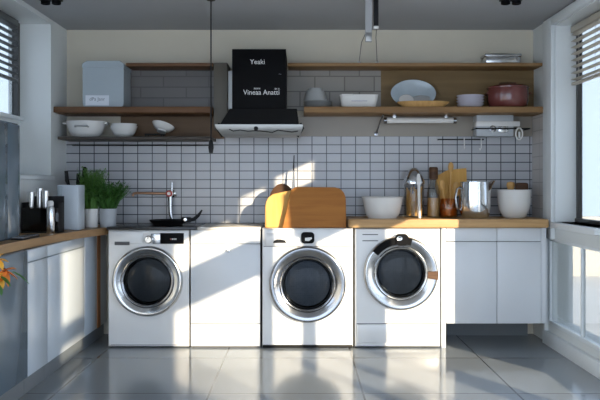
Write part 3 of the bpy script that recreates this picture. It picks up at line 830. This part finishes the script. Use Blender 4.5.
# red casserole
t = thing('casserole', 'round dark red lidded casserole at the right end of the lower shelf', 'pot', (wx(508, 5.77), 5.78, SHELF))
m = MB(); m.smooth = 50
m.lathe([(0, 0), (0.125, 0.0), (0.145, 0.015), (0.157, 0.06), (0.158, 0.12), (0.155, 0.150), (0, 0.150)], (0, 0, 0), 56)
m.build('pot_body', M['redpot'], t)
m = MB(); m.smooth = 50
m.lathe([(0.160, 0.151), (0.161, 0.159), (0.150, 0.170), (0.09, 0.178), (0, 0.180)], (0, 0, 0), 56)
ld = m.build('lid', M['redpot'], t)
MB().tube([(-0.07, 0, 0.175), (-0.06, 0, 0.193), (0, 0, 0.198), (0.06, 0, 0.193), (0.07, 0, 0.175)], 0.009, 10).build('lid_handle', M['darkwood'], ld)
for s in (-1, 1):
    MB().tube([(s * 0.148, -0.04, 0.11), (s * 0.163, -0.035, 0.115), (s * 0.166, 0, 0.117), (s * 0.163, 0.035, 0.115), (s * 0.148, 0.04, 0.11)], 0.008, 8).build('side_handle', M['redpot'], t)
# silver tin
t = thing('cake_tin', 'silver oblong tin on the upper shelf near the right wall', 'tin', (wx(501.5, 5.80), 5.82, 2.110))
MB().box(-0.135, 0.135, -0.07, 0.07, 0.0, 0.062, 0.012, seg=3).build('tin_body', M['steel'], t)
MB().box(-0.142, 0.142, -0.076, 0.076, 0.056, 0.078, 0.008, seg=3).build('lid', M['chrome'], t)

# under the right shelf
t = thing('shelf_lamp', 'slim white tube lamp fixed under the long lower shelf', 'lamp', (wx(420, 5.82), 5.82, 1.723))
MB().tube([(-0.27, 0, -0.042), (0.27, 0, -0.042)], 0.022, 20).build('lamp_tube', M['ceramic'], t)
for s in (-1, 1):
    MB().box(s * 0.2 - 0.012, s * 0.2 + 0.012, -0.012, 0.012, -0.03, 0.0).build('bracket', M['steel'], t)
    MB().lathe([(0.024, -0.012), (0.024, 0.012)], (0, 0, 0), 20, 'z', mtx=Matrix.Translation((s * 0.27, 0, -0.042)) @ Matrix.Rotation(PI / 2, 4, 'Y')).build('end_cap', M['darkchrome'], t)
t = thing('shelf_bracket', 'curved metal bracket under the lower shelf right of the hood', 'bracket', (wx(381, 5.9), YB - 0.016, 1.723))
MB().tube([(0, -0.20, -0.004), (0, -0.13, -0.012), (-0.008, -0.06, -0.04), (-0.02, -0.02, -0.09), (-0.035, -0.005, -0.14)], 0.006, 8).build('arm', M['darkchrome'], t)
MB().box(-0.05, -0.02, -0.006, 0.0, -0.155, -0.125, 0.002).build('wall_plate', M['darkchrome'], t)
bx0, bx1 = wx(477, 5.8), wx(514, 5.8)
t = thing('dispenser_box', 'pale metal box mounted under the right end of the lower shelf', 'box', ((bx0 + bx1) / 2, 5.86, 1.723))
hb = (bx1 - bx0) / 2
MB().box(-hb, hb, -0.05, 0.07, -0.165, -0.0, 0.006).build('case', M['pot'], t)
MB().box(-hb - 0.004, hb + 0.05, -0.056, 0.07, -0.090, -0.048, 0.006).build('top_cover', M['ceramic'], t)
MB().lathe([(0.026, 0), (0.026, 0.006), (0.020, 0.008), (0, 0.006)], (-0.02, -0.05, -0.108), 24, 'y').build('outlet', M['darkchrome'], t)
MB().box(0.025, 0.10, -0.054, -0.049, -0.135, -0.085, 0.003).build('flap', M['steel'], t)
t = thing('utensil_rail', 'thin dark rail across the pale metal box under the right shelf', 'rail', (wx(503, 5.78), 5.78, wz(128.5, 5.78)))
MB().tube([(-0.21, 0, 0), (0.21, 0, 0)], 0.005, 8).build('rod', M['blackmat'], t)
for s in (-1, 1): MB().tube([(s * 0.205, 0, 0), (s * 0.205, 0.15, 0.0)], 0.005, 8).build('wall_post', M['blackmat'], t)
t = thing('ring_hook', 'white ring hook hanging on the dark rail by the right wall', 'hook', (wx(520, 5.77), 5.773, wz(128.5, 5.78)))
m = MB()
m.tube([(0.026 * math.sin(a) - 0.006, -0.002, -0.042 + 0.045 * math.cos(a)) for a in [2 * PI * k / 24 for k in range(25)]], 0.006, 8)
m.build('ring', M['ceramic'], t)
MB().box(-0.012, 0.004, -0.008, 0.008, -0.075, -0.025, 0.003).build('pin', M['ceramic'], t)
t = thing('utensil_rail', 'black rail below the shelf with two white hooks, above the wooden utensils', 'rail', (wx(461, 5.9), 5.90, wz(139.5, 5.9)))
MB().tube([(-0.18, 0, 0), (0.18, 0, 0)], 0.005, 8).build('rod', M['blackmat'], t)
for s in (-1, 1): MB().tube([(s * 0.175, 0, 0), (s * 0.175, 0.04, 0)], 0.005, 8).build('wall_post', M['blackmat'], t)
for px0, dz, lab in ((464, 0.075, 'straight white hook, left one on the black rail above the utensils'), (481, 0.085, 'bent white hook, right one on the black rail above the utensils')):
    o = MB().tube([(0, 0.008, 0.004), (0, -0.006, 0.010), (0, -0.010, -0.01), (0, -0.010, -dz * 0.75), (-0.012 if px0 > 470 else 0, -0.014, -dz), (-0.02 if px0 > 470 else 0, -0.026, -dz + 0.012)], 0.004, 8).build('hook', M['ceramic'], None, (wx(px0, 5.9), 5.90, wz(139.5, 5.9)))
    tag(o, lab, 'hook')
# rail over the left tiles
t = thing('wall_rail', 'long thin black rail on the tiles under the dark left shelf', 'rail', (wx(141, 5.9), 5.91, wz(145.3, 5.91)))
hl = (wx(210, 5.91) - wx(72, 5.91)) / 2
MB().tube([(-hl, 0, 0), (hl, 0, 0)], 0.005, 8).build('rod', M['blackmat'], t)
for s in (-0.98, 0.98): MB().tube([(s * hl, 0, 0), (s * hl, 0.03, 0)], 0.005, 8).build('wall_post', M['blackmat'], t)

# ---------------------------------------------------------------- on the left worktop
LW = 0.866
t = thing('countertop_cabinet', 'tall glossy blue-grey appliance cabinet on the left worktop under the window', 'appliance', (-1.65, 4.10, LW))
MB().box(-0.195, -0.012, -0.45, 0.32, 0.0, 0.675, 0.004).build('case', M['greyapp'], t)
MB().box(-0.012, 0.0, -0.45, 0.135, 0.012, 0.665, 0.003).build('door', M['greyapp'], t)
MB().box(-0.012, 0.0, 0.14, 0.318, 0.012, 0.665, 0.003).build('door', M['greyapp'], t)
t = thing('serving_tray', 'small dark tray on the left worktop in front of the blue-grey appliance', 'tray', (-1.605, 4.42, LW))
MB().box(-0.04, 0.03, -0.16, 0.12, 0.0, 0.010, 0.003).build('tray_base', M['blackmat'], t)
MB().tube([(-0.036, -0.155, 0.012), (0.026, -0.155, 0.012), (0.026, 0.115, 0.012), (-0.036, 0.115, 0.012), (-0.036, -0.155, 0.012)], 0.006, 8).build('tray_rim', M['darkchrome'], t)

# dark wire caddy with cups
t = thing('cutlery_caddy', 'black caddy with lower compartment on the left worktop', 'caddy', (-1.69, 4.95, LW))
MB().box(-0.13, 0.115, -0.06, 0.06, 0.0, 0.012, 0.003).build('base', M['blackmat'], t)
fp = MB().box(-0.13, 0.115, -0.062, -0.056, 0.012, 0.165, 0.002).build('front_panel', M['smokeglass'], t)
MB().box(-0.13, 0.115, 0.056, 0.062, 0.012, 0.24, 0.002).build('rear_panel', M['blackmat'], t)
for s in (-0.13, 0.11): MB().box(s, s + 0.005, -0.056, 0.056, 0.012, 0.20, 0.002).build('side_panel', M['blackmat'], t)
MB().box(-0.125, 0.11, -0.05, 0.05, 0.150, 0.156).build('tier', M['blackmat'], t)
for k, (dx, dy, h, r, nm, lab) in enumerate(((-0.085, 0.0, 0.11, 0.024, 'drinking_glass', 'steel-rimmed glass, left one in the black caddy'), (-0.035, 0.02, 0.135, 0.024, 'drinking_glass', 'tall glass in the middle of the black caddy'), (0.012, -0.005, 0.12, 0.022, 'drinking_glass', 'glass beside the flask in the black caddy'))):
    o = MB().lathe([(0, 0.0), (r * 0.8, 0.0), (r, h), (r - 0.003, h), (r * 0.8 - 0.003, 0.006), (0, 0.006)], (0, 0, 0), 24).build(nm, M['steel'], None, (-1.69 + dx, 4.95 + dy, LW + 0.156))
    tag(o, lab, 'glass', 'glasses in the black caddy')
t = thing('flask', 'slim steel flask standing against the front of the black caddy', 'flask', (-1.618, 4.865, LW))
MB().lathe([(0, 0), (0.024, 0.0), (0.026, 0.004), (0.026, 0.16), (0.02, 0.18), (0, 0.18)], (0, 0, 0), 28).build('flask_body', M['steel'], t)
MB().lathe([(0.019, 0.178), (0.020, 0.20), (0.014, 0.212), (0, 0.214)], (0, 0, 0), 24).build('cap', M['ceramic'], t)

# pale box cabinet with a knob
t = thing('bread_bin', 'upright pale blue bin with a dark knob on the left worktop', 'bin', (-1.59, 5.20, LW))
MB().box(-0.095, 0.055, 0.006, 0.15, 0.0, 0.315, 0.005).build('case', M['leftcab'], t)
dd = MB().box(-0.058, 0.053, -0.008, 0.006, 0.008, 0.308, 0.003).build('door', M['leftcab'], t)
MB().box(-0.094, -0.060, -0.002, 0.006, 0.008, 0.308, 0.002).build('side_panel', M['bluewhite'], t)
MB().lathe([(0.006, 0), (0.006, 0.012), (0.013, 0.018), (0.013, 0.026), (0, 0.03)], (-0.068, -0.002, 0.145), 20, 'y').build('knob', M['blackmat'], t)
# utensils behind the bin
t = thing('utensil_pot', 'dark pot of black-handled tools behind the pale blue bin', 'pot', (-1.66, 5.60, LW))
MB().lathe([(0, 0), (0.05, 0), (0.055, 0.17), (0.050, 0.17), (0.046, 0.01), (0, 0.01)], (0, 0, 0), 28).build('pot_body', M['rubber'], t)
for dx, dy, tx, hh in ((-0.02, 0.0, -0.06, 0.42), (0.015, 0.012, 0.03, 0.45), (0.0, -0.02, 0.01, 0.40)):
    MB().tube([(dx, dy, 0.012), (dx + tx * 0.6, dy, hh * 0.65), (dx + tx, dy, hh - 0.07), (dx + tx * 1.1, dy, hh)], [0.006, 0.007, 0.016, 0.013], 10).build('tool', M['blackmat'], t)

# herb pots
def herb(loc, r, h, mat, fmat, label, n, hgt, spread, seed):
    rnd = random.Random(seed)
    t = thing('potted_herb', label, 'plant', loc)
    MB().lathe([(0, 0), (r * 0.86, 0), (r, h), (r - 0.005, h), (r * 0.86, 0.01), (0, 0.01)], (0, 0, 0), 36).build('pot', mat, t)
    MB().lathe([(0, h - 0.014), (r - 0.006, h - 0.014)], (0, 0, 0), 24).build('soil', M['soil'], t)
    m = MB()
    for k in range(n):
        a = rnd.uniform(0, 2 * PI); rr = r * 0.8 * math.sqrt(rnd.random())
        b = Vector((rr * math.cos(a), rr * math.sin(a), h - 0.016))
        hh = hgt * rnd.uniform(0.55, 1.0)
        d = Vector((b.x * spread + rnd.gauss(0, 0.014), b.y * spread + rnd.gauss(0, 0.014), hh))
        pts = [b, b + Vector((d.x * 0.25, d.y * 0.25, hh * 0.5)), b + Vector((d.x, d.y, hh))]
        ph = rnd.uniform(0, PI); wv = Vector((math.cos(ph), math.sin(ph), 0)) * rnd.uniform(0.003, 0.0055)
        vs = []
        for p, ww in zip(pts, (0.7, 1.0, 0.15)):
            vs.append((m.bm.verts.new(p - wv * ww), m.bm.verts.new(p + wv * ww)))
        for u, v in zip(vs, vs[1:]): m.bm.faces.new((u[0], u[1], v[1], v[0]))
        for q in range(5):       # little leaves along the stem
            f = rnd.uniform(0.35, 1.0)
            p = pts[0].lerp(pts[1], f * 2) if f < 0.5 else pts[1].lerp(pts[2], f * 2 - 1)
            aa = rnd.uniform(0, 2 * PI); L = rnd.uniform(0.014, 0.028)
            o1 = Vector((math.cos(aa), math.sin(aa), rnd.uniform(0.2, 0.9))) * L
            s1 = Vector((-math.sin(aa), math.cos(aa), 0)) * L * 0.28
            m.bm.faces.new([m.bm.verts.new(p), m.bm.verts.new(p + o1 * 0.5 + s1), m.bm.verts.new(p + o1), m.bm.verts.new(p + o1 * 0.5 - s1)])
    m.build('foliage', fmat, t)
herb((wx(91.5, 5.58), 5.58, LW), 0.054, 0.138, M['ceramic'], M['leaf'], 'tall green herb in a white pot beside the pale blue bin', 360, 0.32, 1.5, 3)
herb((wx(108, 5.60), 5.60, LW), 0.066, 0.138, M['pot'], M['leafd'], 'bushy green herb in a grey pot next to the black worktop', 460, 0.22, 2.1, 5)

# ---------------------------------------------------------------- black worktop: pan and tap
t = thing('frying_pan', 'black frying pan with upturned handle on the black worktop', 'pan', (wx(168, 5.65), 5.65, 0.878))
m = MB(); m.smooth = 50
m.lathe([(0, 0), (0.105, 0.0), (0.14, 0.038), (0.143, 0.04), (0.136, 0.04), (0.102, 0.006), (0, 0.006)], (0, 0, 0), 48)
m.build('pan_body', M['blackmat'], t)
hd = MB().tube([(0.12, -0.02, 0.032), (0.16, -0.03, 0.040), (0.20, -0.035, 0.045), (0.235, -0.04, 0.075), (0.262, -0.045, 0.115)], [0.016, 0.016, 0.015, 0.012, 0.006], 10).build('handle', M['blackmat'], t)
MB().box(0.105, 0.18, -0.055, -0.015, 0.022, 0.062, 0.008).build('handle_bracket', M['blackmat'], t)
MB().lathe([(0.015, 0), (0.012, 0.004), (0, 0.005)], (0.138, -0.056, 0.044), 16, 'y').build('glint_rivet', M['steel'], hd)  # steel disc added to give the white highlight on the handle
fx = wx(170.5, 5.88)
t = thing('wall_tap', 'chrome wall tap with a long copper spout above the black pan', 'tap', (fx, YB - 0.012, wz(193.5, 5.88)))
MB().lathe([(0.032, 0), (0.032, 0.006), (0.02, 0.012), (0.018, 0.05), (0.026, 0.055), (0.026, 0.09), (0, 0.09)], (0, 0, 0), 28, 'y').build('valve_body', M['chrome'], t)
MB().tube([(0.012, -0.07, 0), (0.014, -0.07, 0.09)], 0.009, 12).build('riser', M['chrome'], t)
MB().tube([(0.0, -0.07, 0), (0.002, -0.07, -0.15), (0.012, -0.07, -0.2)], [0.018, 0.016, 0.014], 12).build('down_pipe', M['chrome'], t)
MB().tube([(-0.02, -0.07, 0.0), (-0.26, -0.075, 0.004), (-0.285, -0.075, 0.0), (-0.292, -0.075, -0.02)], 0.010, 12).build('spout', M['copper'], t)
kn = MB().lathe([(0.026, 0), (0.026, 0.014), (0.02, 0.02), (0, 0.02)], (-0.004, -0.09, 0), 24, 'y').build('valve_knob', M['redplastic'], t)
MB().lathe([(0.014, 0), (0.012, 0.004), (0, 0.004)], (-0.004, -0.11, 0.0), 20, 'y').build('knob_cap', M['ceramic'], kn)
MB().tube([(0.02, -0.07, -0.01), (0.05, -0.075, -0.015)], 0.008, 10).build('side_lever', M['chrome'], t)

# ---------------------------------------------------------------- boards on machine 2
TOP = 0.867
def Lx(px, Y, cx): return wx(px, Y) - cx
cx = wx(318, 5.5)
bh = wz(186.3, 5.53) - TOP
t = thing('chopping_board', 'large brown round-cornered wooden board standing on the middle washing machine', 'board', (cx, 5.475, TOP), rot=(math.radians(-9), 0, 0))
a, b = Lx(282.5, 5.5, cx), Lx(346, 5.5, cx)
o = [(a, 0), (b, 0), (b + 0.0, bh - 0.10)] + [(b - 0.075 + 0.075 * math.cos(q), bh - 0.10 + 0.095 * math.sin(q)) for q in (0.3, 0.6, 0.9, 1.2)] + [(b - 0.08, bh - 0.003), (a + 0.11, bh), (a + 0.085, bh - 0.004), (a + 0.065, bh - 0.02), (a + 0.05, bh - 0.06), (a + 0.03, bh * 0.45)]
MB().prism(o, 0.0, 0.022, 0.004).build('board_body', M['board'], t)
cx = wx(281, 5.58)
t = thing('chopping_board', 'golden wooden board in the sun, half behind the large brown board', 'board', (cx, 5.545, TOP), rot=(math.radians(-7), 0, 0))
a, b = Lx(265, 5.56, cx), Lx(299, 5.56, cx)
bh = wz(191, 5.58) - TOP
o = [(a, 0), (b, 0), (b, bh + 0.01), (b - 0.03, bh + 0.012), (b - 0.10, bh), (a + 0.06, bh - 0.02), (a + 0.025, bh - 0.045), (a + 0.008, bh - 0.075), (a, bh - 0.11)]
MB().prism(o, 0.0, 0.022, 0.004).build('board_body', M['boardg'], t)
t = thing('trivet', 'dark brown round wooden trivet showing over the golden board', 'trivet', (wx(282, 5.66), 5.645, TOP), rot=(math.radians(-10), 0, 0))
MB().lathe([(0, 0.008), (0.098, 0.008), (0.104, 0.004), (0.104, -0.004), (0.098, -0.008), (0, -0.008)], (0, 0, 0.165), 40, 'y', 1.0, 1.57).build('disc', M['darkwood'], t)
t = thing('spatula', 'thin steel spatula standing upright behind the wooden boards', 'spatula', (wx(293.5, 5.80), 5.78, TOP), rot=(math.radians(-8), 0, 0))
MB().tube([(0, 0, 0.43), (0.004, 0, 0.55)], [0.006, 0.004], 8).build('handle', M['blackmat'], t)
MB().prism([(-0.02, 0.0), (0.012, 0.0), (0.012, 0.30), (0.006, 0.44), (-0.004, 0.44), (-0.012, 0.32)], -0.002, 0.002).build('blade', M['steel'], t)

# ---------------------------------------------------------------- right worktop goods
RW = 0.932
t = thing('mixing_bowl', 'wide white bowl at the left end of the golden wooden worktop', 'bowl', (wx(382.5, 5.66), 5.66, RW))
bowl_mb(0.154, 0.155, 0.70, 0.008, 56, pw=2.0).build('bowl_body', M['ceramic'], t)
rm = MB(); rm.smooth = 60
pr = [(0.147, 0.150), (0.157, 0.151), (0.160, 0.156), (0.154, 0.161), (0.146, 0.157), (0.147, 0.150)]
rm.loops([[(rr * math.cos(2 * PI * k / 56), rr * math.sin(2 * PI * k / 56), hh) for k in range(56)] for rr, hh in pr])
rm.build('rim', M['ceramic'], t)
# glass jar with cone top
t = thing('storage_jar', 'glass jar of amber sticks with a silver cone lid', 'jar', (wx(414, 5.74), 5.74, RW))
m = MB(); m.smooth = 50
m.lathe([(0, 0.0), (0.074, 0.0), (0.079, 0.008), (0.079, 0.25), (0.076, 0.258), (0.073, 0.25), (0.074, 0.012), (0, 0.008)], (0, 0, 0), 40)
m.build('glass_body', M['jarglass'], t)
m = MB(); m.smooth = 40
m.lathe([(0.080, 0.255), (0.082, 0.268), (0.070, 0.31), (0.045, 0.355), (0.022, 0.378), (0, 0.382)], (0, 0, 0), 40)
m.build('cone_lid', M['jugsteel'], t)
rnd = random.Random(4)
m = MB()
for k in range(26):
    a = rnd.uniform(0, 2 * PI); rr = 0.058 * math.sqrt(rnd.random())
    m.tube([(rr * math.cos(a), rr * math.sin(a), 0.012), (rr * math.cos(a) * 1.05 + rnd.uniform(-.01, .01), rr * math.sin(a) * 1.05, rnd.uniform(0.17, 0.24))], 0.006, 6)
m.build('sticks', M['boardg'], t)
t = thing('spoon', 'long white spoon standing against the cone-lidded jar', 'spoon', (wx(419.5, 5.60), 5.597, RW), rot=(math.radians(-9), 0, 0))
MB().tube([(0, 0, 0.0), (0, 0, 0.25)], [0.010, 0.011], 10).build('handle', M['ceramic'], t)
MB().lathe([(0.0, 0.0), (0.014, 0.012), (0.018, 0.05), (0.012, 0.09), (0.0, 0.10)], (0, 0, 0.24), 20, 'z', 1.0, 0.4).build('spoon_head', M['ceramic'], t)
# bottle
t = thing('bottle', 'glass bottle of amber contents with a dark cap beside the cone-lidded jar', 'bottle', (wx(433, 5.74), 5.72, RW))
m = MB(); m.smooth = 50
m.lathe([(0, 0), (0.048, 0.0), (0.052, 0.01), (0.052, 0.19), (0.046, 0.225), (0.032, 0.255), (0.026, 0.30), (0.022, 0.30), (0.028, 0.25), (0.046, 0.19), (0.047, 0.012), (0, 0.008)], (0, 0, 0), 36)
m.build('glass_body', M['jarglass'], t)
MB().lathe([(0, 0.01), (0.044, 0.01), (0.044, 0.15), (0, 0.15)], (0, 0, 0), 28).build('contents', M['spoon'], t)
MB().lathe([(0.03, 0.29), (0.034, 0.30), (0.034, 0.375), (0.028, 0.385), (0, 0.385)], (0, 0, 0), 28).build('cap', M['darkwood'], t)
# paddle board behind
cx = wx(452, 5.84)
t = thing('serving_board', 'golden wooden paddle board tilted behind the jars and steel jug', 'board', (cx, 5.825, RW + 0.003), rot=(math.radians(-7), 0, 0))
def bp(x, y): return (wx(x, 5.85) - cx, max(0.0, wz(y, 5.85) - RW))
o = [bp(441, 218.5), bp(452, 218.5), bp(455, 198), bp(467, 189), bp(467, 168), bp(448, 170), bp(437, 176), bp(435.5, 186), bp(438, 200)]
m = MB()
f = [m.bm.verts.new((x, 0.0, z)) for x, z in o]; g = [m.bm.verts.new((x, 0.018, z)) for x, z in o]
m.bm.faces.new(f); m.bm.faces.new(list(reversed(g)))
for k in range(len(o)): m.bm.faces.new((f[k], f[(k + 1) % len(o)], g[(k + 1) % len(o)], g[k]))
m.build('board_body', M['boardg'], t)
# amber jar with wooden spoons
jx = wx(448.5, 5.72)
t = thing('utensil_jar', 'squat amber glass jar holding wooden spoons beside the steel jug', 'jar', (jx, 5.72, RW))
m = MB(); m.smooth = 50
m.lathe([(0, 0), (0.058, 0), (0.066, 0.012), (0.068, 0.09), (0.060, 0.13), (0.056, 0.145), (0.052, 0.145), (0.056, 0.128), (0.062, 0.09), (0.060, 0.016), (0, 0.010)], (0, 0, 0), 36)
m.build('glass_body', M['amberglass'], t)
MB().lathe([(0, 0.012), (0.056, 0.014), (0.060, 0.07), (0, 0.075)], (0, 0, 0), 28).build('contents', M['board'], t)
for dx, tx, ty, L, lab in ((-0.02, -0.03, 0.0, 0.25, 'wooden spoon leaning left in the squat amber jar'), (0.012, 0.012, 0.03, 0.42, 'tallest wooden spoon in the squat amber jar'), (0.022, 0.03, -0.01, 0.23, 'wooden spoon leaning right in the squat amber jar')):
    t = thing('wooden_spoon', lab, 'spoon', (jx + dx, 5.72, RW + 0.077), group='wooden spoons in the amber jar')
    L -= 0.077
    top = Vector((tx, ty, L))
    MB().tube([(0, 0, 0), top * 0.8], 0.006, 8).build('handle', M['spoon'], t)
    hd = MB().lathe([(0.0, 0.0), (0.016, 0.01), (0.022, 0.04), (0.017, 0.068), (0.0, 0.08)], (0, 0, 0), 20, 'z', 1.0, 0.4).build('spoon_head', M['spoon'], t, tuple(top * 0.78))
    hd.rotation_euler = (0, math.atan2(tx, L), 0)
# steel jug
t = thing('jug', 'polished steel jug with a spout beside the white pot', 'jug', (wx(475, 5.62), 5.62, RW))
m = MB(); m.smooth = 60
pr = [(0.0, 0.0), (0.085, 0.0), (0.100, 0.012), (0.110, 0.04), (0.116, 0.11), (0.115, 0.19), (0.111, 0.24), (0.110, 0.272), (0.106, 0.272), (0.107, 0.24), (0.111, 0.19), (0.110, 0.11), (0.10, 0.03), (0, 0.012)]
rings = []
for r, h in pr:
    ring = []
    for k in range(48):
        a = 2 * PI * k / 48
        sp = math.exp(-((a if a < PI else a - 2 * PI) / 0.32) ** 2) * max(0, (h - 0.20) / 0.072) * 0.045 if r > 0.05 else 0
        ring.append(((r + sp) * math.cos(a), (r + sp) * math.sin(a), h + sp * 0.25))
    rings.append(ring)
m.loops(rings, True, True, True)
m.build('jug_body', M['jugsteel'], t)
MB().tube([(-0.100, 0.0, 0.235), (-0.135, -0.01, 0.22), (-0.150, -0.015, 0.15), (-0.138, -0.01, 0.08), (-0.112, 0, 0.06)], 0.008, 10).build('handle', M['chrome'], t)
# white pot
t = thing('utensil_pot', 'round white pot holding wooden tools at the right end of the worktop', 'pot', (wx(514.5, 5.66), 5.67, RW))
m = MB(); m.smooth = 50
m.lathe([(0, 0), (0.07, 0.0), (0.082, 0.006), (0.112, 0.06), (0.122, 0.12), (0.124, 0.205), (0.126, 0.212), (0.120, 0.214), (0.117, 0.20), (0.115, 0.12), (0.09, 0.03), (0, 0.012)], (0, 0, 0), 56)
m.build('pot_body', M['ceramic'], t)
t = thing('ladle', 'golden wooden ladle standing in the white pot', 'ladle', (wx(513, 5.68), 5.70, RW + 0.02))
MB().tube([(0, 0, 0), (-0.01, 0, 0.19)], 0.009, 10).build('handle', M['spoon'], t)
MB().lathe([(0, 0.0), (0.022, 0.008), (0.033, 0.04), (0.028, 0.062), (0, 0.07)], (-0.012, 0, 0.185), 24, 'z', 1.0, 0.5).build('scoop', M['spoon'], t)
t = thing('masher', 'dark brown wooden tool standing in the white pot beside the golden ladle', 'kitchen tool', (wx(520, 5.68), 5.68, RW + 0.02))
MB().tube([(0, 0, 0), (0.01, 0, 0.2)], 0.009, 10).build('handle', M['darkwood'], t)
MB().box(-0.035, 0.06, -0.025, 0.025, 0.175, 0.245, 0.015, seg=3).build('tool_head', M['darkwood'], t)

# ---------------------------------------------------------------- flowers at the left edge
FY = 3.35
vx = -1.46
t = thing('flower_vase', 'orange and yellow flowers before the dark blue-grey dishwasher front', 'flowers', (vx, FY, 0.0))
m = MB(); m.smooth = 60
m.lathe([(0, 0), (0.055, 0), (0.06, 0.01), (0.07, 0.12), (0.05, 0.34), (0.034, 0.44), (0.042, 0.48), (0.036, 0.48), (0.03, 0.44), (0.045, 0.33), (0, 0.30)], (0, 0, 0), 36)
m.build('vase', M['pot'], t)
def petal(m, base, direction, L, W, droop=0.3, n=6):
    d = Vector(direction).normalized()
    side = d.cross(Vector((0, 0, 1)))
    if side.length < 0.1: side = Vector((1, 0, 0))
    side.normalize()
    prev = None
    nrm = side.cross(d)
    for k in range(n + 1):
        f = k / n
        c = Vector(base) + d * L * f + Vector((0, 0, -droop * L * f * f))
        w = W * math.sin(PI * (0.12 + 0.88 * f)) ** 0.8 if f < 1 else 0.0008
        row = [m.bm.verts.new(c - side * w + nrm * w * 0.35), m.bm.verts.new(c - nrm * 0.001), m.bm.verts.new(c + side * w + nrm * w * 0.35)]
        if prev:
            m.bm.faces.new((prev[0], prev[1], row[1], row[0])); m.bm.faces.new((prev[1], prev[2], row[2], row[1]))
        prev = row
def flower(center, face, L, W, mat, n=6, tilt=0.5):
    c = Vector(center) - Vector((vx, FY, 0))
    st = MB().tube([(0, 0, 0.34), (c.x * 0.3, c.y * 0.3, 0.55), (c.x * 0.8, c.y * 0.8, c.z - 0.08), c], 0.004, 8).build('stem', M['leafd'], t)
    m = MB(); m.smooth = 80
    f = Vector(face).normalized()
    u = f.orthogonal().normalized(); v = f.cross(u)
    for k in range(n):
        a = 2 * PI * k / n + 0.3
        petal(m, c, (u * math.cos(a) + v * math.sin(a)) + f * tilt, L, W, 0.25)
    m.build('blossom', mat, t)
    MB().lathe([(0, -0.01), (0.009, 0), (0.006, 0.014), (0, 0.016)], tuple(c), 12).build('flower_centre', M['darkwood'], t)
P = lambda x, y, Y=FY: (wx(x, Y), Y, wz(y, Y))
flower(P(-3, 260), (0.5, -0.8, 0.3), 0.050, 0.016, M['yellow'])
flower(P(-2, 278), (0.4, -1, -0.1), 0.045, 0.02, M['yellow'])
flower(P(4, 271, 3.40), (0.9, -0.5, -0.3), 0.062, 0.018, M['orange'], 5, 0.9)
m = MB(); m.smooth = 80
c = Vector(P(12, 272)) - Vector((vx, FY, 0))
petal(m, c, (1, -0.1, -0.35), 0.085, 0.010, 0.3)
petal(m, c + Vector((-0.06, 0, -0.06)), (0.4, -0.2, -1), 0.045, 0.012, 0.1)
petal(m, c + Vector((-0.05, 0, -0.02)), (0.8, -0.4, -0.5), 0.07, 0.012, 0.1)
m.build('leaves', M['leafd'], t)
